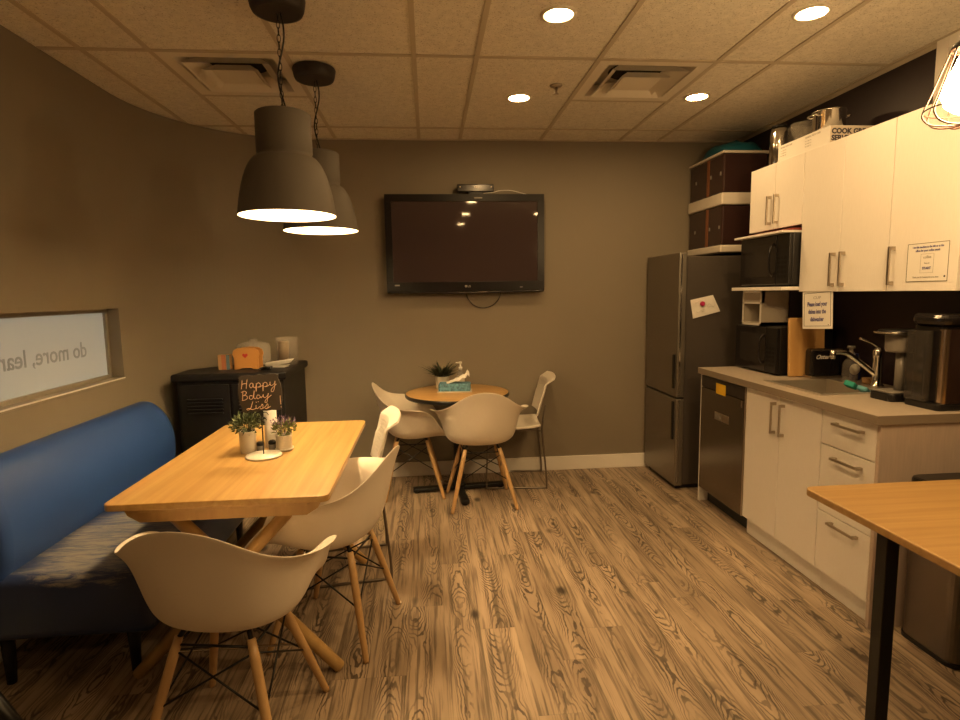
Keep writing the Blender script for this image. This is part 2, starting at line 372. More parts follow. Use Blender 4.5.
def root_offset(p):
    o = Vector((0, 0, 0))
    while p is not None: o += p.location; p = p.parent
    return o
def obj(name, mb, m, parent=None, label=None, smooth=False):
    off = root_offset(parent)
    if off.length > 0: bmesh.ops.translate(mb.bm, verts=mb.bm.verts, vec=-off)
    bmesh.ops.recalc_face_normals(mb.bm, faces=mb.bm.faces)
    me = bpy.data.meshes.new(name); mb.bm.to_mesh(me); mb.bm.free()
    o = bpy.data.objects.new(name, me); COL.objects.link(o)
    me.materials.append(m if not isinstance(m, str) else M[m])
    if parent is not None: o.parent = parent
    if label: o['label'] = label
    if smooth:
        for f in me.polygons: f.use_smooth = True
    return o
def thing(name, label, cat, loc=(0, 0, 0), group=None):
    o = bpy.data.objects.new(name, None); COL.objects.link(o); o.location = loc; o.empty_display_size = 0.1
    o['label'] = label; o['category'] = cat
    if group: o['group'] = group
    return o
def tag(o, label, cat, group=None):
    o['label'] = label; o['category'] = cat
    if group: o['group'] = group
    return o
def struct(name, mb, m):
    o = obj(name, mb, m); o['kind'] = 'structure'; return o
def dup(root, loc, rotz, label=None):
    r = root.copy(); COL.objects.link(r); r.location = loc; r.rotation_euler = (0, 0, rotz)
    if label: r['label'] = label
    for ch in list(root.children):
        c = ch.copy(); COL.objects.link(c); c.parent = r
        for g in ch.children:
            d = g.copy(); COL.objects.link(d); d.parent = c
    return r
def text_part(name, body, size, m, parent, origin, right, upv, extrude=0.0006, bold=0.0, align='LEFT', xscale=1.0, shear=0.0, yalign='TOP_BASELINE'):
    cu = bpy.data.curves.new('t', 'FONT'); cu.body = body; cu.size = size; cu.extrude = extrude; cu.offset = bold
    cu.align_x = align; cu.align_y = yalign; cu.shear = shear; cu.resolution_u = 3
    to = bpy.data.objects.new('t', cu); COL.objects.link(to)
    dg = bpy.context.evaluated_depsgraph_get(); dg.update()
    me = bpy.data.meshes.new_from_object(to.evaluated_get(dg))
    bpy.data.objects.remove(to); bpy.data.curves.remove(cu)
    r = Vector(right).normalized(); u = Vector(upv).normalized(); n = r.cross(u)
    off = root_offset(parent); O = Vector(origin) - off
    for v in me.vertices:
        c = v.co.copy(); v.co = O + r * (c.x * xscale) + u * c.y + n * c.z
    me.name = name; me.materials.clear(); me.materials.append(M[m])
    o = bpy.data.objects.new(name, me); COL.objects.link(o)
    if parent is not None: o.parent = parent
    return o
def smooth_path(pts, k=6, closed=False):
    pts = [Vector(p) for p in pts]; n = len(pts); out = []
    rng = range(n if closed else n - 1)
    for i in rng:
        g = lambda j: pts[j % n] if closed else pts[max(0, min(n - 1, j))]
        p0, p1, p2, p3 = g(i - 1), g(i), g(i + 1), g(i + 2)
        for s in range(k):
            t = s / k
            out.append(0.5 * ((2 * p1) + (p2 - p0) * t + (2 * p0 - 5 * p1 + 4 * p2 - p3) * t * t + (3 * p1 - p0 - 3 * p2 + p3) * t ** 3))
    if not closed: out.append(pts[-1])
    return out
def rrect(x0, x1, y0, y1, r, n=6):
    out = []
    for cx, cy, a in ((x1 - r, y0 + r, -PI / 2), (x1 - r, y1 - r, 0), (x0 + r, y1 - r, PI / 2), (x0 + r, y0 + r, PI)):
        for k in range(n + 1):
            t = a + PI / 2 * k / n; out.append((cx + r * math.cos(t), cy + r * math.sin(t)))
    return out

# ------------------------------------------------------------------ the setting
XL, XR, YB = -1.745, 2.42, -2.6
def left_wall_pts(off=0.0):
    a, b = 0.895 + off, WY - 3.5 + off
    pts = [(XL - off, YB), (XL - off, 3.44), (XL - off, 3.5)]
    for k in range(1, 45):
        t = PI - (PI / 2) * k / 45
        pts.append((-0.85 + a * math.cos(t), 3.5 + b * math.sin(t)))
    pts.append((-0.85, WY + off)); pts.append((-0.80, WY + off))
    return pts
struct('floor', MB().box(-2.3, 3.0, YB - 0.2, WY + 0.2, -0.06, 0.0), 'floor')

WZ0, WZ1, WYA, WYB = 0.985, 1.378, 1.9, 3.435      # window opening
mb = MB()
inn, out_ = left_wall_pts(0), left_wall_pts(0.14)
def wall_strip(mb, inn, out_, z0, z1):
    n = len(inn)
    lo = [mb.bm.verts.new((x, y, z0)) for x, y in inn]; hi = [mb.bm.verts.new((x, y, z1)) for x, y in inn]
    lo2 = [mb.bm.verts.new((x, y, z0)) for x, y in out_]; hi2 = [mb.bm.verts.new((x, y, z1)) for x, y in out_]
    for i in range(n - 1):
        for A, B in ((lo, hi), (hi2, lo2), (hi, hi2), (lo2, lo)):
            f = mb.bm.faces.new((A[i], A[i + 1], B[i + 1], B[i])); f.smooth = False
    for i in (0, n - 1): mb.bm.faces.new((lo[i], hi[i], hi2[i], lo2[i]))
curve_in, curve_out = inn[1:], out_[1:]
wall_strip(mb, curve_in, curve_out, 0, H)
mb.box(XL - 0.14, XL, YB, 3.44, 0, WZ0)
mb.box(XL - 0.14, XL, YB, 3.44, WZ1, H)
mb.box(XL - 0.14, XL, YB, WYA, WZ0, WZ1)
mb.box(XL - 0.14, XL, WYB, 3.44, WZ0, WZ1)
struct('wall_left', mb, 'wall')
struct('wall_back', MB().box(-0.80, XR + 0.14, WY, WY + 0.14, 0, H), 'wall')
struct('wall_right', MB().box(XR, XR + 0.14, YB, WY, 0, H), 'dark_wall')
struct('wall_front', MB().box(XL - 0.14, XR + 0.14, YB - 0.14, YB, 0, H), 'wall')
# baseboards
struct('baseboard_back', MB().box(-0.80, XR, WY - 0.014, WY, 0, 0.112, 0.003), 'base')
mb = MB(); wall_strip(mb, [p for p in left_wall_pts(-0.012)], [p for p in left_wall_pts(0.0)], 0, 0.11)
struct('baseboard_left', mb, 'base')
# window in the left wall: deep sill, frame and frosted pane carrying mirrored lettering
win = obj('window_1', MB().box(XL - 0.085, XL - 0.078, WYA, WYB, WZ0, WZ1), 'frost'); win['kind'] = 'structure'
mb = MB()
fx0, fx1 = XL - 0.09, XL - 0.062
for (a, b_, c, d) in ((WYA, WYB, WZ0, WZ0 + 0.022), (WYA, WYB, WZ1 - 0.022, WZ1), (WYA, WYA + 0.022, WZ0, WZ1), (WYB - 0.022, WYB, WZ0, WZ1)):
    mb.box(fx0, fx1, a, b_, c, d, 0.003)
fr = obj('window_frame', mb, mat('window_frame_paint', (0.28, 0.25, 0.20), 0.4), win)
obj('sill_edge', MB().box(XL - 0.004, XL + 0.005, WYA, WYB + 0.003, WZ0 - 0.004, WZ0 + 0.002, 0.001), 'base', win)
obj('window_sill', MB().box(XL - 0.09, XL + 0.004, WYA, WYB + 0.003, WZ0 - 0.012, WZ0 + 0.001, 0.003), mat('sill_paint', (0.27, 0.225, 0.165), 0.45), win)
text_part('window_lettering', 'do more, learn', 0.115, 'frost_text', win, (XL - 0.0775, 3.235, 1.130), (0, -1, 0), (0, 0, 1), 0.0004, 0.001)

# ceiling: lay-in tiles and grid
T = 0.6096; XA = -0.0403; Y1 = 2.9411
gx = [XA + k * T for k in (-2.5, -2, -1, 0, 0.5, 1.5, 2.5, 3)]
xs = [-2.3] + gx + [3.0]
ys = [YB - .2] + [Y1 + n * 2 * T for n in (-4, -3, -2, -1, 0)] + [Y1 + T, Y1 + 2 * T, WY + 0.2]
mb = MB()
for i in range(len(xs) - 1):
    for j in range(len(ys) - 1):
        if abs(ys[j] - Y1) < 1e-6 and i in (2, 6): continue
        mb.box(xs[i], xs[i + 1], ys[j], ys[j + 1], H + 0.004, H + 0.024)
struct('ceiling', mb, 'ceiling')
mb = MB()
for x in gx: mb.box(x - 0.012, x + 0.012, YB, WY, H - 0.001, H + 0.005)
mb.box(XR - 0.022, XR, YB, WY, H - 0.004, H + 0.005)
mb.box(XR - 0.004, XR, 2.65, WY, H - 0.026, H - 0.0045)
mb.box(-0.9, XR, WY - 0.022, WY, H - 0.002, H + 0.005)
for k in (-4, -3, -2, -1, 0, 1): mb.box(XL, XR, Y1 + k * 2 * T - 0.012, Y1 + k * 2 * T + 0.012, H - 0.0015, H + 0.005)
for a in (1, 5): mb.box(gx[a], gx[a + 1], Y1 + T - 0.012, Y1 + T + 0.012, H - 0.0015, H + 0.005)
struct('trim_1', mb, 'grid')
# white frame on the right wall near the lamp
mb = MB(); mb.box(XR - 0.02, XR, 2.58, 2.645, 2.21, H - 0.005, 0.002).box(XR - 0.02, XR, 1.7, 2.5795, H - 0.06, H - 0.005, 0.002)
struct('trim_2', mb, 'base')

# ceiling vents
def vent(x0, y0, label):
    c = (x0 + T / 2, y0 + T / 2)
    t = thing('ceiling_vent', label, 'vent', (c[0], c[1], H), 'air vents in the ceiling tiles')
    h = T / 2 - 0.012
    def ringf(mb, a, za, b, zb, th=0.004):
        for s in range(4):
            r = Matrix.Rotation(s * PI / 2, 3, 'Z')
            P = lambda x, y, z: Vector(c + (0,)) + r @ Vector((x, y, 0)) + Vector((0, 0, z))
            mb.quad(P(-a, -a, za), P(a, -a, za), P(b, -b, zb), P(-b, -b, zb))
            mb.quad(P(-a, -a, za + th), P(a, -a, za + th), P(b, -b, zb + th), P(-b, -b, zb + th))
    mb = MB(); ringf(mb, h + 0.005, H, 0.235, H + 0.002); ringf(mb, 0.235, H + 0.002, 0.215, H + 0.055)
    obj('frame', mb, 'vent', t)
    mb = MB(); ringf(mb, 0.205, H - 0.012, 0.135, H + 0.045); obj('louvre', mb, 'vent', t)
    mb = MB(); ringf(mb, 0.135, H - 0.020, 0.085, H + 0.02); mb.box(c[0] - .105, c[0] + .105, c[1] - .105, c[1] + .105, H - 0.004, H + 0.0); obj('louvre', mb, 'vent', t)
    mb = MB(); mb.box(c[0] - h, c[0] + h, c[1] - h, c[1] + h, H + 0.075, H + 0.08)
    for s in (-1, 1):
        mb.box(c[0] + s * .26 - .002, c[0] + s * .26 + .002, c[1] - .26, c[1] + .26, H + 0.02, H + 0.078)
        mb.box(c[0] - .26, c[0] + .26, c[1] + s * .26 - .002, c[1] + s * .26 + .002, H + 0.02, H + 0.078)
    obj('duct_box', mb, 'vent', t)
    obj('duct_opening', MB().lathe([(0.001, 0), (0.15, 0)], (c[0], c[1] + .03, H + 0.0735), 32, False, False), 'black_void', t)
vent(gx[1], Y1, 'white square louvred air vent in ceiling left of the pendant lamps')
vent(gx[5], Y1, 'white square louvred air vent in ceiling between the recessed lights')
# sprinkler
t = thing('sprinkler', 'small brass fire sprinkler head in ceiling beside the right vent', 'sprinkler', (0.739, 3.314, H))
obj('escutcheon', MB().lathe([(0.036, 0), (0.030, -0.008), (0.012, -0.012)], (0.739, 3.314, H + 0.002), 20), 'nickel', t)
obj('sprinkler_head', MB().lathe([(0.010, -0.012), (0.008, -0.035), (0.004, -0.04), (0.016, -0.042), (0.016, -0.045)], (0.739, 3.314, H), 14), 'nickel', t)
# recessed downlights; those out of view are unseen, presumed, kept for bounce light
spots = [(0.568, 2.497), (0.563, 3.52), (1.626, 2.422), (1.625, 3.459), (0.568, 1.42), (1.626, 1.40), (0.568, 0.30), (1.626, 0.30), (0.568, -0.9)]
dl_label = {0: 'recessed round downlight nearest the top edge of the photo, left of two', 1: 'small recessed downlight close to the sprinkler head, farthest left', 2: 'recessed downlight at the top above the white wall cabinets', 3: 'recessed downlight right of the air vent, near the far wall', 4: 'unseen recessed downlight, kept for bounce light, overhead just outside the top of the frame', 5: 'unseen recessed downlight, kept for bounce light, overhead above the near end of the worktop', 6: 'unseen recessed downlight, kept for bounce light, in the ceiling directly behind the camera', 7: 'unseen recessed downlight, kept for bounce light, behind the camera on the kitchen side', 8: 'unseen recessed downlight, kept for bounce light, farthest behind the camera'}
for i, (x, y) in enumerate(spots):
    t = thing('recessed_light', dl_label.get(i, 'unseen recessed round downlight in ceiling behind the camera or overhead'), 'ceiling light', (x, y, H), 'recessed ceiling downlights')
    obj('trim_ring', MB().lathe([(0.058, 0.0), (0.060, -0.004), (0.074, -0.003), (0.076, 0.004)], (x, y, H), 32, False, False), 'vent', t)
    obj('lens', MB().lathe([(0.001, 0.001), (0.058, 0.001)], (x, y, H - 0.002), 32, False, False), 'downlight', t)

# ------------------------------------------------------------------ pendants over the long table
def pendant(x, y, ztop, label, mirror=1):
    t = thing('pendant_lamp', label, 'lamp', (x, y, H), 'bell-shaped pendants over the long table')
    obj('canopy', MB().lathe([(0.080, -0.058), (0.094, -0.054), (0.100, -0.042), (0.107, -0.006), (0.104, 0.0)], (x, y, H), 40), 'canopy', t)
    # chain of links
    mb = MB(); z = H - 0.055; i = 0; L = 0.026
    while z > ztop + 0.0:
        pts = []
        for k in range(12):
            a = 2 * PI * k / 12; u, v = 0.0065 * math.cos(a), 0.016 * math.sin(a)
            pts.append((x + (u if i % 2 else 0), y + (0 if i % 2 else u), z - 0.016 + v))
        mb.tube(pts, 0.0016, 6, closed=True); z -= L; i += 1
    obj('chain', mb, 'blackmetal', t)
    z0 = H - 0.056; n = 8; pts = []
    for k in range(n + 1):
        f = k / n; pts.append((x + mirror * (0.016 * math.sin(f * 2.2 * PI + 0.4) + 0.005), y - 0.008 * math.cos(f * 7), z0 + (ztop - z0) * f))
    obj('cord', MB().tube(smooth_path(pts), 0.0035, 8), 'black', t)
    prof = [(0.012, 0.0), (0.100, -0.001), (0.106, -0.006), (0.107, -0.150), (0.104, -0.158), (0.105, -0.165), (0.112, -0.170)]
    prof += [(q.x, q.y) for q in smooth_path([(.122, -.176, 0), (.140, -.200, 0), (.155, -.232, 0), (.167, -.270, 0), (.177, -.312, 0), (.184, -.352, 0), (.190, -.395, 0)], 3)]
    o = obj('lamp_shade', MB().lathe(prof, (x, y, ztop), 48, False, True), 'shade', t)
    inner = [(r - 0.003, z_ - 0.003 if i_ < len(prof) - 1 else z_) for i_, (r, z_) in enumerate(prof)]
    inner[0] = (0.001, -0.01)
    obj('shade_lining', MB().lathe(inner, (x, y, ztop), 48, False, False), 'shade_in', t)
    obj('socket', MB().lathe([(0.02, -0.01), (0.02, -0.17), (0.018, -0.175)], (x, y, ztop), 16), 'blackmetal', t)
    obj('bulb', MB().sphere((x, y, ztop - 0.235), 0.062, (1, 1, 1.05)), 'bulb', t)
pendant(-0.552, 2.42, 2.146, 'near brown-grey bell pendant lamp on chain, larger in view', 1)
pendant(-0.548, 3.13, 2.163, 'far brown-grey bell pendant lamp partly behind the near one', 1)

# cage pendant over the bar table
cx, cy = 1.468, 1.50
t = thing('cage_pendant_lamp', 'glowing wire cage pendant lamp at right edge above wood counter table', 'lamp', (cx, cy, H))
obj('canopy', MB().lathe([(0.06, -0.025), (0.062, 0)], (cx, cy, H), 24), 'canopy', t)
obj('cord', MB().tube([(cx, cy, H - 0.02), (cx, cy, 2.16)], 0.004, 8), 'black', t)
obj('socket', MB().lathe([(0.012, 0.0), (0.024, -0.01), (0.030, -0.03), (0.032, -0.085), (0.045, -0.092), (0.050, -0.105), (0.036, -0.108)], (cx, cy, 2.17), 24), 'blackmetal', t)
mb = MB(); nW = 10
for k in range(nW):
    a = 2 * PI * k / nW
    pr = [(0.046, 2.066), (0.062, 2.02), (0.084, 1.955), (0.100, 1.912), (0.098, 1.893), (0.080, 1.876), (0.045, 1.868), (0.012, 1.868)]
    mb.tube(smooth_path([(cx + r * math.cos(a), cy + r * math.sin(a), z) for r, z in pr], 3), 0.0024, 6)
for r, z in ((0.047, 2.064), (0.100, 1.912), (0.014, 1.868)):
    mb.tube([(cx + r * math.cos(2 * PI * k / 32), cy + r * math.sin(2 * PI * k / 32), z) for k in range(32)], 0.002, 6, closed=True)
obj('wire_cage', mb, 'copper', t)
obj('bulb', MB().lathe([(0.014, 0.0), (0.030, -0.02), (0.044, -0.055), (0.060, -0.09), (0.064, -0.115), (0.054, -0.145), (0.03, -0.165), (0.004, -0.170)], (cx, cy, 2.065), 24), 'cagebulb', t)

# ------------------------------------------------------------------ bench
t = thing('bench', 'long navy blue leather bench with worn grey seat along left wall', 'bench', (-1.35, 2.75, 0))
BY0, BY1 = 2.06, 3.47
mb = MB(); mb.box(-1.70, -1.02, BY0, BY1, 0.215, 0.462, 0.045, 5); o = obj('seat', mb, 'bench_seat', t, smooth=True)
prof = [(-1.70, 0.40), (-1.545, 0.42), (-1.51, 0.47), (-1.497, 0.55), (-1.497, 0.63), (-1.515, 0.71), (-1.55, 0.78), (-1.60, 0.832), (-1.655, 0.845), (-1.705, 0.825), (-1.73, 0.77), (-1.735, 0.60), (-1.73, 0.44)]
prof = [(p.x, p.y) for p in smooth_path([(a, b, 0) for a, b in prof], 4, True)]
mb = MB()
secs = [(BY0 - 0.0, 0.86), (BY0 + 0.012, 0.95), (BY0 + 0.045, 1.0)] + [(BY0 + 0.05 + (BY1 - BY0 - 0.1) * k / 8, 1.0) for k in range(9)] + [(BY1 - 0.035, 0.985), (BY1 - 0.01, 0.93), (BY1, 0.85)]
pc = (-1.62, 0.62); rings = []
for y, s in secs: rings.append([mb.bm.verts.new((pc[0] + (a - pc[0]) * s, y, pc[1] + (b - pc[1]) * s)) for a, b in prof])
for A, B in zip(rings, rings[1:]):
    for k in range(len(prof)): mb.bm.faces.new((A[k], A[(k + 1) % len(prof)], B[(k + 1) % len(prof)], B[k])).smooth = True
mb.bm.faces.new(rings[0]); mb.bm.faces.new(rings[-1][::-1])
obj('backrest', mb, 'navy', t)
for x, y in ((-1.165, 2.20), (-1.60, 2.17), (-1.14, 3.36), (-1.60, 3.36)):
    obj('leg', MB().tube([(x, y, 0), (x, y, 0.225)], [0.016, 0.026], 12), 'blackmetal', t)

# ------------------------------------------------------------------ shell armchairs
RIM = [(0, .275, .425), (.115, .27, .43), (.19, .25, .447), (.234, .215, .49), (.264, .165, .572), (.306, .118, .642), (.342, .060, .662), (.340, -.04, .668), (.296, -.128, .677), (.228, -.195, .706), (.165, -.245, .760), (.09, -.272, .803), (0, -.282, .818)]
R3 = [(0, .25, .437), (.11, .244, .44), (.18, .225, .452), (.225, .185, .49), (.250, .14, .56), (.266, .10, .625), (.271, .05, .645), (.268, -.04, .648), (.245, -.12, .652), (.200, -.182, .670), (.150, -.222, .707), (.08, -.245, .74), (0, -.253, .75)]
R2 = [(0, .18, .44), (.09, .178, .44), (.165, .16, .447), (.212, .125, .475), (.238, .085, .52), (.250, .045, .545), (.252, .0, .552), (.246, -.05, .555), (.224, -.11, .558), (.182, -.16, .565), (.13, -.195, .58), (.07, -.215, .59), (0, -.222, .595)]
R1 = [(0, .10, .430), (.07, .10, .430), (.13, .09, .431), (.178, .065, .433), (.206, .035, .436), (.220, .0, .438), (.222, -.03, .440), (.214, -.065, .442), (.188, -.11, .446), (.15, -.145, .450), (.10, -.168, .454), (.05, -.18, .457), (0, -.184, .458)]
def make_shell_chair():
    t = thing('shell_armchair', '', 'chair', (0, 0, 0), 'cream shell armchairs on wooden dowel legs')
    mb = MB(); bm = mb.bm
    def ringv(R, s=1.0, z=None, cyy=-0.03):
        half = [Vector(p) for p in R]
        full = half + [Vector((-p.x, p.y, p.z)) for p in half[-2:0:-1]]
        return [bm.verts.new((p.x * s, cyy + (p.y - cyy) * s if s != 1 else p.y, p.z if z is None else z)) for p in full]
    rs = [ringv(R1, 0.5, 0.428), ringv(R1), ringv(R2), ringv(R3), ringv(RIM)]
    cv = bm.verts.new((0, -0.03, 0.426)); n = len(rs[0])
    for k in range(n): bm.faces.new((cv, rs[0][k], rs[0][(k + 1) % n]))
    for A, B in zip(rs, rs[1:]):
        for k in range(n): bm.faces.new((A[k], B[k], B[(k + 1) % n], A[(k + 1) % n]))
    o = obj('seat_shell', mb, 'shell', t, smooth=True)
    so = o.modifiers.new('s', 'SOLIDIFY'); so.thickness = 0.009; so.offset = -1
    ss = o.modifiers.new('ss', 'SUBSURF'); ss.levels = 2; ss.render_levels = 3
    feet = {}
    for sx in (-1, 1):
        for sy in (-1, 1):
            top = Vector((sx * 0.115, sy * 0.105 - 0.01, 0.402)); bot = Vector((sx * 0.218, sy * 0.205, 0.0)); feet[(sx, sy)] = (top, bot)
            d = (bot - top)
            lg = MB().tube([top, top + d * 0.15, top + d * 0.55, top + d * 0.97, bot], [0.0125, 0.0155, 0.0150, 0.0118, 0.0105], 14)
            obj('leg', lg, 'dowel', t)
    mb = MB(); P = lambda k, f: feet[k][0].lerp(feet[k][1], f)
    order = [(-1, -1), (1, -1), (1, 1), (-1, 1)]
    for i in range(4):
        a, b = order[i], order[(i + 1) % 4]
        mb.tube([P(a, 0.10), P(b, 0.52)], 0.0034, 6); mb.tube([P(b, 0.10), P(a, 0.52)], 0.0034, 6)
    mb.tube([P(order[0], 0.5), P(order[2], 0.5)], 0.003, 6) if False else None
    for k in order:
        mb.tube([P(k, 0.02) + Vector((0, 0, 0.0)), Vector((k[0] * 0.10, k[1] * 0.09 - 0.01, 0.424))], 0.008, 8)
    for i in range(4): mb.tube([P(order[i], 0.06), P(order[(i + 1) % 4], 0.06)], 0.004, 6)
    obj('wire_brace', mb, 'blackmetal', t)
    return t
chair0 = make_shell_chair()
def ang(fx, fy): return math.atan2(-fx, fy)     # local +Y -> (fx, fy)
shell_places = [
    ((-0.655, 1.828), ang(0.17, 0.985), 'cream shell armchair in the foreground, its back to us, at the long table'),
    ((-0.425, 2.400), ang(-0.97, 0.24), 'cream shell armchair at the right side of the long table, seen from its side'),
    ((-0.135, 4.125), ang(1.0, 0.03), 'cream shell armchair left of the round table, turned sideways'),
    ((0.328, 3.845), ang(-0.045, 1), 'cream shell armchair in front of the round table, its back to us'),
]
for i, ((x, y), a, lab) in enumerate(shell_places):
    if i == 0: continue
    dup(chair0, (x, y, 0), a, lab)
chair0.location = (shell_places[0][0][0], shell_places[0][0][1], 0); chair0.rotation_euler = (0, 0, shell_places[0][1]); chair0['label'] = shell_places[0][2]

# ------------------------------------------------------------------ sled chairs
def make_sled():
    t = thing('sled_chair', '', 'chair', (0, 0, 0), 'white perforated chairs on steel sled frames')
    # perforated curved back
    mb = MB(); bm = mb.bm; NU, NV = 43, 31; g = []
    for j in range(NV + 1):
        v = j / NV; row = []
        for i in range(NU + 1):
            u = i / NU * 2 - 1
            w_ = 0.20 + 0.018 * v
            x = u * w_; z = 0.535 + 0.285 * v - 0.010 * u * u * (1 if v > 0.5 else -0.6)
            y = -0.185 - 0.075 * v + 0.030 * u * u - (0.048 * max(0, (v - 0.86) / 0.14) ** 1.2)
            row.append(bm.verts.new((x, y, z)))
        g.append(row)
    for j in range(NV):
        for i in range(NU):
            if 5 <= i < NU - 5 and 5 <= j < NV - 7 and i % 3 == 1 and j % 2 == 1: continue
            bm.faces.new((g[j][i], g[j][i + 1], g[j + 1][i + 1], g[j + 1][i]))
    o = obj('backrest', mb, 'shell2', t)
    so = o.modifiers.new('s', 'SOLIDIFY'); so.thickness = 0.010; so.offset = 0
    mb = MB(); bm = mb.bm; g = []
    for j in range(9):
        v = j / 8; row = []
        for i in range(9):
            u = i / 8 * 2 - 1; y = 0.215 - 0.40 * v
            x = u * (0.205 + 0.012 * math.sin(v * PI)) * (1 - 0.10 * (abs(v - 0.5) * 2) ** 4)
            z = 0.452 + 0.012 * u * u - 0.022 * (1 - v) ** 5 + 0.015 * v ** 4 - 0.010 * (1 - u * u) * math.sin(v * PI)
            row.append(bm.verts.new((x, y, z)))
        g.append(row)
    for j in range(8):
        for i in range(8): bm.faces.new((g[j][i], g[j][i + 1], g[j + 1][i + 1], g[j + 1][i]))
    o = obj('seat', mb, 'shell2', t, smooth=True)
    so = o.modifiers.new('s', 'SOLIDIFY'); so.thickness = 0.018; so.offset = -1
    s2 = o.modifiers.new('b', 'BEVEL'); s2.width = 0.005; s2.segments = 2; s2.limit_method = 'ANGLE'
    mb = MB()
    for s in (-1, 1):
        x = s * 0.205
        pts = [(s * 0.180, -0.222, 0.62), (s * 0.187, -0.208, 0.56), (x, -0.195, 0.43), (x, -0.215, 0.20), (x, -0.225, 0.03), (x, -0.20, 0.009), (x, 0.0, 0.009), (x, 0.19, 0.009), (x, 0.215, 0.03), (x, 0.205, 0.25), (x, 0.185, 0.41), (x * 0.9, 0.15, 0.432), (x * 0.85, -0.12, 0.432), (x * 0.95, -0.19, 0.43)]
        mb.tube(smooth_path(pts, 5), 0.0068, 10)
    for y, z in ((0.15, 0.430), (-0.12, 0.430)): mb.tube([(-0.19, y, z), (0.19, y, z)], 0.006, 8)
    obj('sled_frame', mb, mat('sled_steel', (0.22, 0.19, 0.16), 0.3, 0.9), t)
    return t
s0 = make_sled()
dup(s0, (0.625, 4.260, 0), ang(-1, 0.10), 'white perforated sled chair right of the round table by far wall')
s0.location = (-0.47, 2.97, 0); s0.rotation_euler = (0, 0, ang(-0.99, -0.13)); s0['label'] = 'white perforated sled chair at far right side of the long table, mostly hidden'

# ------------------------------------------------------------------ long table
t = thing('dining_table', 'long bamboo dining table with crossed wooden legs beside the blue bench', 'table', (-0.74, 2.57, 0))
TX0, TX1, TY0, TY1, TZ = -1.112, -0.362, 1.965, 3.175, 0.745
obj('tabletop', MB().prism(rrect(TX0, TX1, TY0, TY1, 0.03), TZ - 0.024, TZ, bev=0.003), 'tabletop', t)
mb = MB()
for y in (2.13, 3.02): mb.prism([(TX0 + 0.03, 0.7212), (TX1 - 0.03, 0.7212), (TX1 - 0.05, 0.68), (TX1 - 0.09, 0.655), (TX0 + 0.09, 0.655), (TX0 + 0.05, 0.68)], y - 0.10, y + 0.03, 'y')
mb.box(TX0 + 0.10, TX1 - 0.08, 2.0, 3.12, 0.700, 0.7215) 
obj('apron', mb, 'tleg', t)
for y in (2.140, 3.02):
    for s, dy in ((1, -0.02), (-1, 0.02)):
        p0 = Vector((-0.74 + s * -0.255, y + dy * 0.6, 0.690)); p1 = Vector((-0.755 + s * 0.38, y + dy - 0.01, 0.012))
        obj('leg', MB().tube([p0, p0.lerp(p1, 0.5), p1, p1 + (p1 - p0).normalized() * 0.006], [0.024, 0.026, 0.023, 0.017], 14), 'tleg', t)
obj('stretcher', MB().tube(smooth_path([(-1.06, 2.16, 0.07), (-1.03, 2.16, 0.085), (-0.75, 2.16, 0.085), (-0.56, 2.16, 0.085), (-0.53, 2.16, 0.07)], 4), 0.005, 8), 'chrome', t)

# things on the long table -------------------------------------------------
def leaf_blades(mb, c, n, length, spread, width, up=0.7, curl=0.3, seed=1, zmin=None):
    rn = random.Random(seed); c = Vector(c)
    for i in range(n):
        a = rn.uniform(0, 2 * PI); el = rn.uniform(0.05, 1.0) ** 0.8
        d = Vector((math.cos(a) * (1 - el * up), math.sin(a) * (1 - el * up), 0.25 + el)).normalized()
        L_ = length * rn.uniform(0.55, 1.0); b = c + Vector((math.cos(a), math.sin(a), 0)) * spread * rn.uniform(0, 0.6)
        s = d.cross(Vector((0, 0, 1)));
        if s.length < 0.01: s = Vector((1, 0, 0))
        s.normalize(); s = (s + Vector((rn.uniform(-.5, .5), rn.uniform(-.5, .5), rn.uniform(-.5, .5)))).normalized()
        prev = None; K = 4
        for k in range(K + 1):
            f = k / K; p = b + d * L_ * f + Vector((math.cos(a), math.sin(a), -0.5)) * curl * L_ * f * f
            ww = width * math.sin(PI * min(1, 0.15 + f * 0.85)) + 0.0004
            q = (mb.bm.verts.new(p - s * ww), mb.bm.verts.new(p + s * ww))
            if prev: mb.bm.faces.new((prev[0], prev[1], q[1], q[0]))
            prev = q
def bushy(mb, c, n, R, size, seed, zs=0.8):
    rn = random.Random(seed); c = Vector(c)
    for i in range(n):
        d = Vector((rn.gauss(0, 1), rn.gauss(0, 1), rn.gauss(0.2, .8))).normalized()
        p = c + Vector((d.x * R, d.y * R, d.z * R * zs)) * rn.uniform(0.35, 1.0)
        e = (d + Vector((rn.uniform(-.6, .6), rn.uniform(-.6, .6), rn.uniform(0, .8)))).normalized()
        s = e.cross(Vector((rn.uniform(-1, 1), rn.uniform(-1, 1), rn.uniform(-1, 1)))).normalized()
        L_ = size * rn.uniform(0.7, 1.3)
        vs = [mb.bm.verts.new(q) for q in (p, p + e * L_ * .5 + s * L_ * .24, p + e * L_, p + e * L_ * .5 - s * L_ * .24)]
        mb.bm.faces.new(vs)
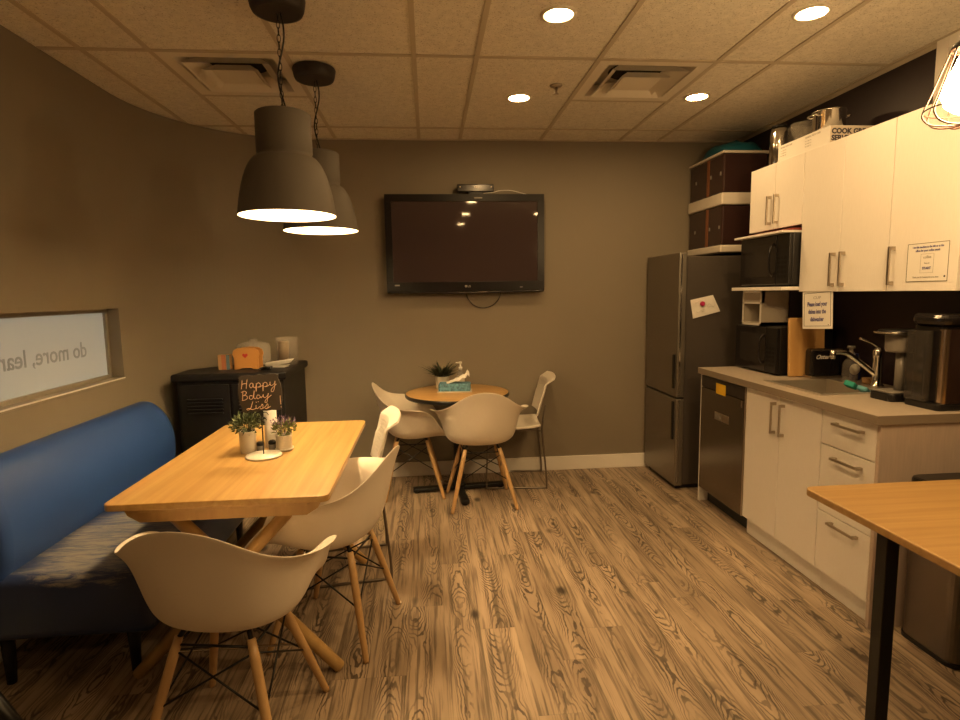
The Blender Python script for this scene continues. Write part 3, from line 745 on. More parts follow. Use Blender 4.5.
def potted(x, y, z, r, h, label, cat, kind, parts, saucer=False):
    t = thing(kind, label, cat, (x, y, z))
    prof = [(r * 0.86, 0.0), (r * 0.90, 0.004), (r * 0.98, h * 0.9), (r, h), (r * 0.92, h), (r * 0.88, h * 0.82), (0.001, h * 0.80)]
    p = obj('pot', MB().lathe(prof, (x, y, z), 28, False), 'cream', t)
    obj('soil', MB().lathe([(0.001, 0), (r * 0.88, 0)], (x, y, z + h * 0.84), 20, False, False), 'black_void', t)
    if saucer: obj('saucer', MB().lathe([(r * 0.9, 0.0), (r * 1.12, 0.006), (r * 1.14, 0.012), (r * 1.0, 0.010)], (x, y, z), 28), 'cream', t)
    for nm, fn, m in parts:
        mb = MB(); fn(mb); obj(nm, mb, m, t)
zt = TZ
px, py = -0.815, 2.585
def st(mb):
    rn = random.Random(4)
    for i in range(26):
        a = rn.uniform(0, 2 * PI); R = rn.uniform(0.01, 0.055)
        mb.tube([(px + 0.01 * math.cos(a), py + 0.01 * math.sin(a), zt + 0.08), (px + R * math.cos(a), py + R * math.sin(a), zt + rn.uniform(0.13, 0.165))], 0.001, 4)
potted(px, py, zt, 0.037, 0.098, 'small grey-green bushy plant in white pot left of the chalkboard sign', 'plant', 'potted_plant', [
    ('stem', st, 'leaf'),
    ('foliage', lambda mb: bushy(mb, (px, py, zt + 0.128), 420, 0.068, 0.020, 3, 0.62), 'leaf'),
    ('leaf_tip', lambda mb: bushy(mb, (px, py, zt + 0.140), 110, 0.066, 0.017, 9, 0.5), 'leaf_pale')])
qx, qy = -0.662, 2.60
def st2(mb):
    rn = random.Random(5)
    for i in range(16):
        a = rn.uniform(0, 2 * PI); R = rn.uniform(0.01, 0.05)
        mb.tube([(qx + 0.01 * math.cos(a), qy + 0.01 * math.sin(a), zt + 0.055), (qx + R * math.cos(a), qy + R * math.sin(a), zt + rn.uniform(0.10, 0.145))], 0.001, 4)
potted(qx, qy, zt, 0.036, 0.072, 'small purple lavender-like plant in white pot right of the sign', 'plant', 'potted_lavender', [
    ('stem', st2, 'leaf_bright'),
    ('foliage', lambda mb: bushy(mb, (qx, qy, zt + 0.098), 190, 0.050, 0.020, 5, 0.6), 'leaf_bright'),
    ('flower', lambda mb: bushy(mb, (qx, qy, zt + 0.112), 230, 0.056, 0.013, 6, 0.75), 'lavender')], True)
# chalkboard sign
sx, sy = -0.742, 2.545
t = thing('chalkboard_sign', 'small chalkboard sign with handwritten birthday greeting on wire stand', 'sign', (-0.725, 2.50, zt))
obj('base', MB().lathe([(0.070, 0.0), (0.076, 0.004), (0.073, 0.010), (0.03, 0.0125)], (-0.725, 2.50, zt), 36), 'cream', t)
mb = MB(); mb.tube([(-0.725, 2.50, zt + 0.01), (-0.725, 2.50, zt + 0.21)], 0.0028, 8)
for s in (-1, 1):
    for rr, zz in ((0.013, 0.182), (0.009, 0.159)):
        mb.tube([(-0.725 + s * (rr + 0.002) + rr * math.cos(a * PI / 8), 2.50, zt + zz + rr * math.sin(a * PI / 8)) for a in range(14)], 0.0018, 6)
obj('stand', mb, 'blackmetal', t)
# board outline with shaped corners
bx0, bx1, bz0, bz1 = -0.813, -0.633, zt + 0.202, zt + 0.352
cxm = (bx0 + bx1) / 2
half = [(0, .083), (.02, .078), (.045, .083), (.070, .081), (.083, .075), (.080, .062), (.088, .035), (.090, 0), (.088, -.035), (.080, -.060), (.084, -.072), (.070, -.077), (.04, -.074), (.02, -.076), (0, -.073)]
poly = half + [(-a, b) for a, b in half[-2:0:-1]]
tilt = Matrix.Rotation(-0.035, 3, 'Y')
def tp(a, b, d):
    v = Vector((a, 0, b)); v.rotate(Matrix.Rotation(-0.05, 3, 'Y')); return Vector((cxm + 0.0, 2.497 - d, (bz0 + bz1) / 2)) + v
mb = MB(); bm = mb.bm
lo = [bm.verts.new(tp(a, b, 0)) for a, b in poly]; hi = [bm.verts.new(tp(a, b, 0.006)) for a, b in poly]
bm.faces.new(lo); bm.faces.new(hi[::-1])
for i in range(len(poly)): bm.faces.new((lo[i], lo[(i + 1) % len(poly)], hi[(i + 1) % len(poly)], hi[i]))
bd = obj('board', mb, 'chalk', t)
S = []   # handwriting strokes (u right, v up, metres from the board centre)
def stroke(ox, oy, pts, s=0.00118): S.append([(ox + a * s, oy + b * s) for a, b in pts])
o1 = (-.075, .022)
stroke(*o1, [(6, 34), (4, 20), (0, 3)]); stroke(*o1, [(24, 36), (20, 20), (17, 3)]); stroke(*o1, [(3, 19), (12, 22), (22, 21)])
stroke(*o1, [(42, 20), (36, 22), (30, 14), (33, 5), (40, 9), (43, 20), (43, 8), (48, 5), (54, 12)])
for dx in (54, 78): stroke(*o1, [(dx, 20), (dx, 8), (dx - 3, -10), (dx - 2, 10), (dx + 6, 21), (dx + 14, 17), (dx + 12, 8), (dx + 3, 6), (dx + 12, 6), (dx + 22, 12)])
stroke(*o1, [(103, 22), (102, 12), (108, 8), (118, 16), (120, 24), (118, 8), (112, -12), (104, -14), (106, -4), (124, 12)])
o2 = (-.077, -.024)
stroke(*o2, [(6, 32), (4, 18), (2, 2)]); stroke(*o2, [(0, 30), (12, 34), (18, 27), (10, 19), (4, 18), (16, 17), (20, 9), (12, 2), (0, 1)])
stroke(*o2, [(38, 14), (30, 16), (26, 8), (32, 2), (40, 10), (46, 34), (42, 10), (46, 3), (52, 8)])
stroke(*o2, [(64, 14), (56, 16), (52, 8), (57, 2), (65, 10), (66, 5), (72, 10), (76, 16)])
stroke(*o2, [(76, 17), (76, 8), (82, 5), (92, 14), (94, 20), (90, 4), (86, -12), (79, -12), (84, -2), (104, 12)])
o3 = (-.062, -.069)
stroke(*o3, [(24, 32), (20, 22), (14, 8), (4, 2), (0, 6), (8, 8), (20, 3), (32, 6)])
stroke(*o3, [(34, 18), (33, 8), (38, 5), (46, 12)]); stroke(*o3, [(34, 30), (38, 28)]); stroke(*o3, [(42, 31), (45, 29)])
for dx in (48, 66): stroke(*o3, [(dx, 8), (dx + 8, 20), (dx + 10, 12), (dx + 6, 3), (dx - 2, 4), (dx + 8, 4), (dx + 18, 10)])
stroke(*o3, [(122, 46), (121, 30), (121, 14)]); stroke(*o3, [(121, 6), (122, 3)])
mb = MB()
for s in S: mb.tube(smooth_path([tp(a, b, 0.0068) for a, b in s], 4), 0.00135, 5)
obj('handwriting', mb, 'chalk_w', t)
# tall white roll, shakers
tag(obj('paper_roll', MB().lathe([(0.027, 0), (0.028, 0.003), (0.028, 0.207), (0.026, 0.21), (0.008, 0.211)], (-0.735, 2.665, zt), 28), 'paper'), 'tall white paper roll standing behind the chalkboard sign', 'paper roll')
def shaker(x, y, label):
    t = thing('shaker', label, 'shaker', (x, y, zt), 'small glass shakers beside the sign stand')
    obj('jar', MB().lathe([(0.014, 0), (0.016, 0.004), (0.016, 0.026), (0.012, 0.030)], (x, y, zt), 18), 'lgrey', t)
    obj('lid', MB().lathe([(0.0165, 0.030), (0.0165, 0.042), (0.010, 0.047)], (x, y, zt), 18), 'blackmetal', t)
shaker(-0.762, 2.585, 'dark lidded shaker between the grey-green plant and the sign stand')
shaker(-0.715, 2.600, 'dark lidded shaker between sign stand and purple plant')

# ------------------------------------------------------------------ round table
rx, ry = 0.190, 4.095
t = thing('round_table', 'round wooden table with black edge on pedestal by far wall', 'table', (rx, ry, 0))
obj('tabletop', MB().lathe([(0.001, 0.7285), (0.362, 0.7285), (0.368, 0.727)], (rx, ry, 0), 64, False, False), 'roundtop', t)
obj('edge_band', MB().lathe([(0.34, 0.700), (0.368, 0.700), (0.375, 0.708), (0.375, 0.724), (0.370, 0.7282), (0.3675, 0.7284)], (rx, ry, 0), 64, False, True), 'black', t)
obj('pedestal', MB().lathe([(0.055, 0.04), (0.045, 0.055), (0.038, 0.07), (0.036, 0.66), (0.06, 0.68), (0.12, 0.70)], (rx, ry, 0), 28), 'blackmetal', t)
mb = MB()
for a in (0.08, 0.08 + PI / 2):
    for s in (1, -1):
        d = Vector((math.cos(a), math.sin(a), 0)) * s; 
        L_ = 0.335; c0 = Vector((rx, ry, 0)) + d * L_ / 2; mb.box(c0.x - L_ / 2, c0.x + L_ / 2, c0.y - .028, c0.y + .028, 0.012, 0.040, 0.006, 2, Matrix.Rotation(math.atan2(d.y, d.x), 3, 'Z')); e = Vector((rx, ry, 0)) + d * 0.31; mb.lathe([(0.018, 0), (0.018, 0.014)], (e.x, e.y, 0), 12)
obj('foot', mb, 'blackmetal', t)
zr = 0.729
# centrepiece
tx, ty = 0.175, 4.13
t = thing('wipes_pack', 'blue patterned tissue pack on the round table', 'tissue pack', (tx, ty, zr))
R_ = Matrix.Rotation(-0.10, 3, 'Z')
obj('pack', MB().box(tx - .115, tx + .115, ty - .055, ty + .055, zr + 0.005, zr + 0.062, 0.008, 2, R_), 'blue_pack', t)
obj('tray', MB().box(tx - .125, tx + .125, ty - .065, ty + .065, zr, zr + 0.006, 0.002, 1, R_), 'cream', t)
mb = MB(); bm = mb.bm; g = []
for j in range(7):
    row = []
    for i in range(13):
        u, v = i / 12, j / 6
        x = tx - 0.06 + 0.165 * u; y = ty - 0.045 + 0.075 * v
        z = zr + 0.066 + 0.075 * (u ** 1.2) * math.sin(PI * (0.2 + 0.6 * v)) + 0.018 * noise.noise(Vector((u * 5, v * 4, 2)))  + (0.02 if i == 11 else 0)
        row.append(bm.verts.new((x, y, max(z, zr + 0.063))))
    g.append(row)
for j in range(6):
    for i in range(12): bm.faces.new((g[j][i], g[j][i + 1], g[j + 1][i + 1], g[j + 1][i]))
o = obj('crumpled_tissue', mb, 'paper'); so = o.modifiers.new('s', 'SOLIDIFY'); so.thickness = 0.002
tag(o, 'crumpled white tissue lying over the blue tissue pack', 'tissue')
gx_, gy_ = 0.088, 4.255
potted(gx_, gy_, zr, 0.052, 0.095, 'dark green spiky plant in white pot on the round table', 'plant', 'potted_grass', [
    ('foliage', lambda mb: leaf_blades(mb, (gx_, gy_, zr + 0.085), 170, 0.155, 0.05, 0.004, 0.62, 0.30, 8), 'leaf_dark')])
t = thing('pump_bottle', 'clear sanitizer bottle with white pump on the round table', 'bottle', (0.225, 4.255, zr))
obj('bottle', MB().lathe([(0.028, 0), (0.030, 0.004), (0.030, 0.10), (0.024, 0.125), (0.011, 0.138), (0.011, 0.146)], (0.225, 4.255, zr), 20), 'clear2', t)
obj('label_band', MB().lathe([(0.0305, 0.045), (0.0305, 0.095)], (0.225, 4.255, zr), 20, False, False), 'cream', t)
mb = MB(); mb.lathe([(0.014, 0.140), (0.014, 0.160), (0.006, 0.162), (0.006, 0.185), (0.012, 0.186), (0.012, 0.198), (0.008, 0.20)], (0.225, 4.255, zr), 16).box(0.190, 0.225, 4.250, 4.260, zr + 0.188, zr + 0.197, 0.002)
obj('pump', mb, 'paper', t)

# ------------------------------------------------------------------ television and camera bar
t = thing('television', 'large black flat television mounted on the far wall', 'television', (0.29, WY, 1.80))
VX0, VX1, VZ0, VZ1, VY = -0.306, 0.888, 1.436, 2.167, 4.392
mb = MB()
bt, bs = 0.052, 0.050
mb.box(VX0, VX1, VY, VY + 0.05, VZ1 - bt, VZ1, 0.001).box(VX0, VX1, VY, VY + 0.05, VZ0 + 0.012, VZ0 + 0.085, 0.001)
mb.box(VX0, VX0 + bs, VY, VY + 0.05, VZ0 + 0.0851, VZ1 - bt - .0001, 0.0).box(VX1 - bs, VX1, VY, VY + 0.05, VZ0 + 0.0851, VZ1 - bt - .0001, 0.0)
obj('bezel', mb, 'tv_black', t)
obj('screen', MB().box(VX0 + bs - .002, VX1 - bs + .002, VY + 0.006, VY + 0.012, VZ0 + 0.083, VZ1 - bt + .002), 'screen', t)
obj('rear_housing', MB().box(VX0 + .03, VX1 - .03, VY + 0.012, VY + 0.068, VZ0 + 0.04, VZ1 - 0.03, 0.01), 'black', t)
obj('wall_mount', MB().box(0.1, 0.48, VY + 0.066, WY, 1.65, 1.95), 'blackmetal', t)
mb = MB(); mb.tube(smooth_path([(VX0 + 0.005, VY + .006, VZ0 + 0.012), (0.0, VY + 0.004, VZ0 + 0.005), (0.29, VY + 0.002, VZ0 + 0.001), (0.58, VY + 0.004, VZ0 + 0.005), (VX1 - 0.005, VY + .006, VZ0 + 0.012)], 8), 0.010, 10)
obj('lower_lip', mb, 'gloss', t)
obj('silver_strip', MB().tube([(0.36, VY - 0.008, VZ0 + 0.005), (0.47, VY - 0.008, VZ0 + 0.006)], 0.0025, 8), 'chrome', t)
text_part('logo', 'LG', 0.020, 'grey_print', t, (0.298, VY - 0.0008, VZ0 + 0.043), (1, 0, 0), (0, 0, 1), 0.0005, 0.0004)
obj('logo_disc', MB().lathe([(0.001, 0), (0.009, 0), (0.009, -0.001), (0.001, -0.001)], (0.286, VY - 0.0003, VZ0 + 0.050), 16, False, False, axis='y'), 'grey_print', t)
mb = MB(); mb.box(VX0 + .058, VX0 + .095, VY - 0.001, VY + 0.001, VZ0 + 0.058, VZ0 + 0.068).box(0.36, 0.42, VY - 0.001, VY + 0.001, VZ1 - 0.032, VZ1 - 0.024).box(0.70, 0.72, VY - 0.001, VY + 0.001, VZ0 + 0.036, VZ0 + 0.042)
obj('marking', mb, 'grey_print', t)
t = thing('sensor_bar', 'small dark camera sensor bar standing on top of the television', 'camera', (0.372, 4.42, VZ1))
obj('stand', MB().box(0.32, 0.43, 4.40, 4.44, VZ1 + 0.0, VZ1 + 0.018, 0.003), 'black', t)
sb = obj('body', MB().box(0.234, 0.508, 4.385, 4.445, VZ1 + 0.016, VZ1 + 0.070, 0.005), 'gloss', t)
for x, r in ((0.255, .006), (0.365, .004), (0.378, .004), (0.487, .006)):
    obj('lens', MB().lathe([(r, 0), (r, -0.002), (r * .5, -0.002)], (x, 4.3855, VZ1 + 0.050), 14, axis='y'), 'nickel', sb)
tag(obj('white_cable', MB().tube(smooth_path([(0.43, 4.41, VZ1 + 0.008), (0.50, 4.40, VZ1 + 0.012), (0.55, 4.42, VZ1 + 0.028), (0.64, 4.43, VZ1 + 0.032), (0.72, 4.43, VZ1 + 0.014), (0.76, 4.43, VZ1 + 0.004)]), 0.003, 6), 'paper'), 'thin white cable lying along the television top', 'cable')
tag(obj('black_cable', MB().tube(smooth_path([(0.285, 4.455, 1.47), (0.30, 4.46, 1.40), (0.35, 4.463, 1.34), (0.42, 4.463, 1.318), (0.50, 4.463, 1.34), (0.55, 4.46, 1.40), (0.56, 4.455, 1.47)]), 0.0035, 6), 'black'), 'black cable loop hanging below the television', 'cable')

# wall ornament seen mirrored in the screen
t = thing('sunburst_ornament', 'round sunburst of wooden petals on the wall behind the camera', 'wall decoration', (0.16, YB, 2.15))
for k in range(12):
    a = 2 * PI * k / 12; d = Vector((math.cos(a), 0, math.sin(a))); s = Vector((-math.sin(a), 0, math.cos(a)))
    c0 = Vector((0.17, YB + 0.012, 2.15)); mb = MB()
    pts = [c0 + d * 0.05, c0 + d * 0.18 + s * 0.035, c0 + d * 0.30, c0 + d * 0.18 - s * 0.035]
    lo = [mb.bm.verts.new(p) for p in pts]; hi = [mb.bm.verts.new(p + Vector((0, 0.012, 0))) for p in pts]
    mb.bm.faces.new(lo); mb.bm.faces.new(hi)
    for i in range(4): mb.bm.faces.new((lo[i], lo[(i + 1) % 4], hi[(i + 1) % 4], hi[i]))
    obj('petal', mb, 'sunburst', t)
obj('hub', MB().lathe([(0.055, 0.0), (0.055, 0.02)], (0.17, YB, 2.15), 20, axis='y'), 'sunburst', t)

# ------------------------------------------------------------------ black corner cabinet and what is on it
t = thing('black_cabinet', 'black plastic cabinet with louvred door in the far left corner', 'cabinet', (-1.25, 3.95, 0))
M['cabinet_black'] = mat('matt_black_cabinet', (0.007, 0.006, 0.006), 0.5)
foot = [(-1.59, 3.735), (-0.935, 3.735), (-0.935, 4.37), (-1.25, 4.33), (-1.59, 3.96)]
obj('body', MB().prism(foot, 0.02, 0.905, bev=0.006), 'cabinet_black', t)
foot2 = [(-1.615, 3.715), (-0.915, 3.715), (-0.915, 4.39), (-1.24, 4.355), (-1.615, 3.975)]
obj('top_panel', MB().prism(foot2, 0.905, 0.955, bev=0.012), 'cabinet_black', t)
d = obj('door', MB().box(-1.57, -1.27, 3.722, 3.736, 0.05, 0.885, 0.003), 'cabinet_black', t); d2 = obj('door', MB().box(-1.255, -0.955, 3.722, 3.736, 0.05, 0.885, 0.003), 'cabinet_black', t)
for dd, x0 in ((d, -1.53), (d2, -1.215)):
    mb = MB()
    for k in range(5): mb.box(x0, x0 + 0.22, 3.712, 3.724, 0.70 + k * 0.022, 0.709 + k * 0.022, 0.002)
    obj('louvre', mb, 'cabinet_black', dd)
zb = 0.956
t = thing('cookbook', '', 'book', (-1.40, 3.93, zb)); del t['label']
t['label'] = 'small upright box striped tan, coral and blue left of orange holder'; t['category'] = 'box'; t.name = 'striped_box'
obj('body', MB().box(-1.390, -1.317, 3.905, 3.955, zb, zb + 0.098, 0.001), 'tan', t)
obj('coral_stripe', MB().box(-1.368, -1.341, 3.903, 3.9052, zb, zb + 0.098), 'coral', t)
obj('blue_stripe', MB().box(-1.337, -1.316, 3.903, 3.9052, zb, zb + 0.098), 'bluegrey', t)
t = thing('napkin_holder', 'orange toast-shaped napkin holder with red heart on black cabinet', 'napkin holder', (-1.22, 3.93, zb))
toast = [(-.078, .0), (-.078, .075), (-.086, .095), (-.080, .120), (-.055, .135), (0, .140), (.055, .135), (.080, .120), (.086, .095), (.078, .075), (.078, .0), (.045, .0), (.03, .008), (-.03, .008), (-.045, .0)]
tpoly = [(-1.208 + a * 1.0, zb + b * 1.04) for a, b in toast]
f_ = obj('front_plate', MB().prism(tpoly, 3.895, 3.907, 'y', 0.003), 'toast', t)
obj('rear_plate', MB().prism([(a + 0.012, b) for a, b in tpoly], 3.953, 3.965, 'y', 0.003), 'toast_d', t)
obj('base', MB().box(-1.275, -1.15, 3.905, 3.955, zb + 0.008, zb + 0.02), 'toast_d', t)
hp = []
for k in range(24):
    a = 2 * PI * k / 24; hp.append((-1.212 + 0.0011 * 16 * math.sin(a) ** 3, zb + 0.092 + 0.0011 * (13 * math.cos(a) - 5 * math.cos(2 * a) - 2 * math.cos(3 * a) - math.cos(4 * a))))
obj('heart', MB().prism(hp, 3.892, 3.896, 'y'), 'red', f_)
t = thing('cake_dome', 'clear plastic cake dome behind the orange napkin holder', 'food container', (-1.22, 4.11, zb))
obj('tray', MB().lathe([(0.10, 0), (0.118, 0.006), (0.118, 0.012)], (-1.22, 4.11, zb), 32), 'black', t)
obj('dome', MB().lathe([(0.115, 0.012), (0.114, 0.13), (0.104, 0.155), (0.06, 0.168), (0.03, 0.17), (0.028, 0.187), (0.001, 0.19)], (-1.22, 4.11, zb), 32, False, False), 'clear', t)
t = thing('clear_tub', 'clear plastic tub right of the cake dome on black cabinet', 'food container', (-1.005, 4.17, zb))
obj('tub', MB().lathe([(0.070, 0), (0.080, 0.185), (0.083, 0.188)], (-1.005, 4.17, zb), 28, False), 'clear', t)
obj('contents', MB().lathe([(0.034, 0.004), (0.036, 0.155), (0.032, 0.16)], (-1.03, 4.17, zb), 16), mat('beige_cup', (0.45, 0.34, 0.22), 0.5), t)
mb = MB(); rn = random.Random(3)
for k in range(5):
    a = rn.uniform(-.5, .5); z = zb + 0.004 + k * 0.009
    mb.box(-1.10, -0.96 + 0.01 * k, 3.93, 4.0, z, z + 0.003, 0, 1, Matrix.Rotation(a, 3, 'Z') @ Matrix.Rotation(-0.12 * (k > 1), 3, 'Y'))
tag(obj('napkin_stack', mb, 'paper'), 'loose white napkins piled beside the clear tub', 'napkins')
mb = MB(); mb.box(-1.10, -1.04, 3.83, 3.90, zb, zb + 0.02, 0.004); mb.tube(smooth_path([(-1.11, 3.80, zb + 0.006), (-1.07, 3.82, zb + 0.022), (-1.03, 3.81, zb + 0.006)]), 0.005, 6)
tag(obj('black_charger', mb, 'black'), 'small black cable bundle between holder and napkins', 'cable')

# ------------------------------------------------------------------ fridge, storage drawers
t = thing('refrigerator', 'tall dark stainless bottom-freezer refrigerator in far right corner', 'refrigerator', (2.0, 4.17, 0))
FX, FY0, FY1 = 1.785, 3.90, 4.445
obj('body', MB().box(FX, 2.38, FY0, FY1, 0.03, 1.665, 0.006), 'fridge_side', t)
obj('plinth', MB().box(FX - 0.03, 2.36, FY0 + 0.02, FY1 - 0.02, 0.0, 0.04), 'black', t)
d1 = obj('door', MB().box(1.722, FX - 0.004, FY0 - 0.035, FY1, 0.678, 1.690, 0.008), 'fridge', t)
d2 = obj('freezer_door', MB().box(1.722, FX - 0.004, FY0 - 0.035, FY1, 0.035, 0.668, 0.008), 'fridge', t)
for dd, z0, z1 in ((d1, 0.74, 0.98), (d2, 0.37, 0.645)):
    h = obj('handle', MB().box(1.712, 1.7235, FY0 - 0.002, FY0 + 0.024, z0, z1, 0.003), 'blackmetal', dd)
for dd, z0, z1 in ((d1, 0.70, 1.675), (d2, 0.05, 0.655)):
    obj('edge_strip', MB().box(1.735, 1.745, FY0 - 0.0375, FY0 - 0.034, z0, z1), 'chrome', dd)
obj('badge', MB().box(1.720, 1.7225, 4.22, 4.27, 1.56, 1.567), 'lgrey', d1)
# paper held by a magnet on the fridge side
def fs(px_, z): return (px_, FY0 - 0.0015, z)
mb = MB(); bm = mb.bm
P = [(1.822, 1.362), (1.985, 1.395), (2.04, 1.280), (1.842, 1.232)]
def bil(u, v): 
    a = Vector(P[0]).lerp(Vector(P[1]), u); b = Vector(P[3]).lerp(Vector(P[2]), u); return a.lerp(b, v)
g = [[bm.verts.new((bil(i / 8, j / 5).x, FY0 - 0.003 - 0.006 * abs(noise.noise(Vector((i * .5, j * .6, 1)))) - 0.004 * (j / 5), bil(i / 8, j / 5).y)) for i in range(9)] for j in range(6)]
for j in range(5):
    for i in range(8): bm.faces.new((g[j][i], g[j][i + 1], g[j + 1][i + 1], g[j + 1][i]))
nt_ = thing('paper_note', 'crumpled white paper note tilted on the refrigerator side', 'paper', (1.93, FY0, 1.31))
o = obj('sheet', mb, 'paper', nt_); so = o.modifiers.new('s', 'SOLIDIFY'); so.thickness = 0.0012
mb = MB(); rn = random.Random(12)
for k in range(5):
    u0, v0 = 0.15 + 0.15 * (k % 4), 0.2 + 0.13 * k
    pts = [];
    for q in range(6):
        c = bil(u0 + 0.06 * q, min(.95, v0 + rn.uniform(-.05, .05))); pts.append((c.x, FY0 - 0.0125, c.y))
    mb.tube(smooth_path(pts, 3), 0.0008, 4)
obj('scribble', mb, 'grey_print', nt_)
tag(obj('magnet', MB().lathe([(0.017, 0), (0.017, -0.010), (0.013, -0.014)], (1.905, FY0 - 0.011, 1.335), 20, axis='y'), 'magenta'), 'round magenta magnet pinning the paper to the refrigerator', 'magnet')

def tote(z0, h, label, lidz, base_h, kind):
    t = thing('storage_bin', label, 'storage bin', (2.2, 4.18, z0), 'smoked plastic storage units stacked on the refrigerator')
    x0, x1, y0, y1 = 2.05, 2.38, 3.935, 4.455
    obj('base_band', MB().box(x0 - .006, x1, y0 - .006, y1, z0, z0 + base_h, 0.008), 'tote_white', t)
    obj('tub', MB().box(x0 + .004, x1 - .004, y0 + .004, y1 - .004, z0 + base_h, z0 + h, 0.012, 3), 'smoke', t)
    mb = MB(); mb.box(x0 + 0.0005, x0 + 0.0045, y0 + .20, y0 + .235, z0 + base_h + .004, z0 + h - .004)
    obj('side_strip', mb, 'orange_strip', t)  # upright brown strip on the side face of the tub
    mb = MB()
    for yy in (y0 + .03, y0 + .17, y0 + .40): mb.box(x0 - 0.001, x0 + 0.004, yy, yy + .012, z0 + base_h + h * .35, z0 + base_h + h * .42)
    obj('latch', mb, 'lgrey', t)
    return t
tote(1.692, 0.325, 'lower smoked plastic storage bin with white base on refrigerator', 0, 0.05, 0)
t2 = tote(2.019, 0.347, 'upper smoked plastic storage bin under a thin white lid', 0, 0.082, 1)
obj('lid', MB().box(2.045, 2.385, 3.93, 4.46, 2.366, 2.384, 0.005), 'tote_white', t2)
mb = MB(); bm = mb.bm; g = []
for j in range(9):
    row = []
    for i in range(11):
        u, v = i / 10, j / 8
        x = 2.07 + 0.31 * u; y = 3.96 + 0.40 * v
        z = 2.385 + 0.115 * (math.sin(PI * u) ** .35) * (math.sin(PI * v) ** .35) * (0.85 + 0.45 * noise.noise(Vector((u * 4, v * 4, 5)))) if 0 < i < 10 and 0 < j < 8 else 2.385
        row.append(bm.verts.new((x, y, z)))
    g.append(row)
for j in range(8):
    for i in range(10): bm.faces.new((g[j][i], g[j][i + 1], g[j + 1][i + 1], g[j + 1][i]))
o = obj('teal_cloth_bag', mb, 'teal', smooth=True); tag(o, 'crumpled teal plastic bag lying on the top storage lid', 'bag')
so = o.modifiers.new('s', 'SOLIDIFY'); so.thickness = 0.002

# ------------------------------------------------------------------ base kitchen units
KX = 1.812
def bar_handle(mb, p0, p1, out):
    """flat bar handle from p0 to p1, standing off along -x by out"""
    a, b = Vector(p0), Vector(p1); d = (b - a).normalized(); s = 0.0055
    x = a.x - out
    if abs(d.z) > abs(d.y):
        mb.box(x - 0.004, x + 0.004, a.y - s, a.y + s, min(a.z, b.z), max(a.z, b.z), 0.001)
        for z in (min(a.z, b.z) + 0.008, max(a.z, b.z) - 0.008): mb.box(x, a.x, a.y - s, a.y + s, z - 0.008, z + 0.008, 0.001)
    else:
        mb.box(x - 0.004, x + 0.004, min(a.y, b.y), max(a.y, b.y), a.z - s, a.z + s, 0.001)
        for y in (min(a.y, b.y) + 0.008, max(a.y, b.y) - 0.008): mb.box(x, a.x, y - 0.008, y + 0.008, a.z - s, a.z + s, 0.001)
t = thing('worktop', 'beige laminate kitchen worktop with a sink cut-out', 'countertop', (2.1, 2.9, 0.875))
CY0, CY1 = 2.125, 3.685
SX0, SX1, SY0, SY1 = 1.885, 2.245, 2.60, 3.05
mb = MB(); mb.box(1.79, SX0, CY0, CY1, 0.877, 0.916, 0.0).box(SX1, XR - 0.001, CY0, CY1, 0.877, 0.916).box(SX0, SX1, CY0, SY0, 0.877, 0.916).box(SX0, SX1, SY1, CY1, 0.877, 0.916)
bmesh.ops.remove_doubles(mb.bm, verts=mb.bm.verts, dist=1e-5)
obj('slab', mb, 'counter', t)
obj('edge_strip', MB().box(1.7885, 1.7905, CY0, CY1, 0.878, 0.9145).box(1.789, XR - 0.002, CY0 - 0.0015, CY0, 0.878, 0.9145), mat('counter_edge', (0.25, 0.20, 0.15), 0.4), t)
t = thing('sink', 'stainless steel sink set in the beige worktop', 'sink', (2.06, 2.83, 0.916))
mb = MB()
for (a, b_, c, d_) in ((SX0 - .014, SX0 + .012, SY0 - .014, SY1 + .014), (SX1 - .012, SX1 + .05, SY0 - .014, SY1 + .014), (SX0, SX1, SY0 - .014, SY0 + .012), (SX0, SX1, SY1 - .012, SY1 + .014)):
    mb.box(a, b_, c, d_, 0.9162, 0.9205, 0.0015)
SST = mat('sink_steel', (0.62, 0.57, 0.50), 0.32, 0.75); obj('rim', mb, SST, t)
mb = MB(); z0 = 0.76
a, b_, c, d_ = SX0 + .010, SX1 - .010, SY0 + .010, SY1 - .010
mb.box(a, b_, c, d_, z0, z0 + .003).box(a, a + .003, c, d_, z0, 0.917).box(b_ - .003, b_, c, d_, z0, 0.917).box(a, b_, c, c + .003, z0, 0.917).box(a, b_, d_ - .003, d_, z0, 0.917)
bas = obj('basin', mb, mat('shaded_basin_steel', (0.42, 0.38, 0.32), 0.38, 0.6), t)  # basin darker than the rim: shade inside the bowl put into its colour
obj('drain', MB().lathe([(0.03, 0), (0.035, 0.002), (0.02, 0.003)], (2.06, 2.83, z0 + .003), 20), 'blackmetal', bas)
def base_unit(name, label, y0, y1):
    t = thing(name, label, 'cabinet', (2.1, (y0 + y1) / 2, 0))
    mb = MB(); mb.box(KX + 0.019, 2.41, y0 + 0.001, y1 - 0.001, 0.105, 0.745).box(KX + 0.019, KX + 0.035, y0 + 0.001, y1 - 0.001, 0.105, 0.876)
    mb.box(KX + 0.019, 2.41, y0 + 0.001, y0 + 0.017, 0.105, 0.876).box(KX + 0.019, 2.41, y1 - 0.017, y1 - 0.001, 0.105, 0.876)
    obj('carcass', mb, 'cab', t)
    obj('toe_kick', MB().box(KX + 0.035, KX + 0.05, y0, y1, 0.0, 0.106), 'cab', t)
    return t
t = base_unit('sink_cabinet', 'white two-door base cabinet under the sink', 2.482, 3.127)
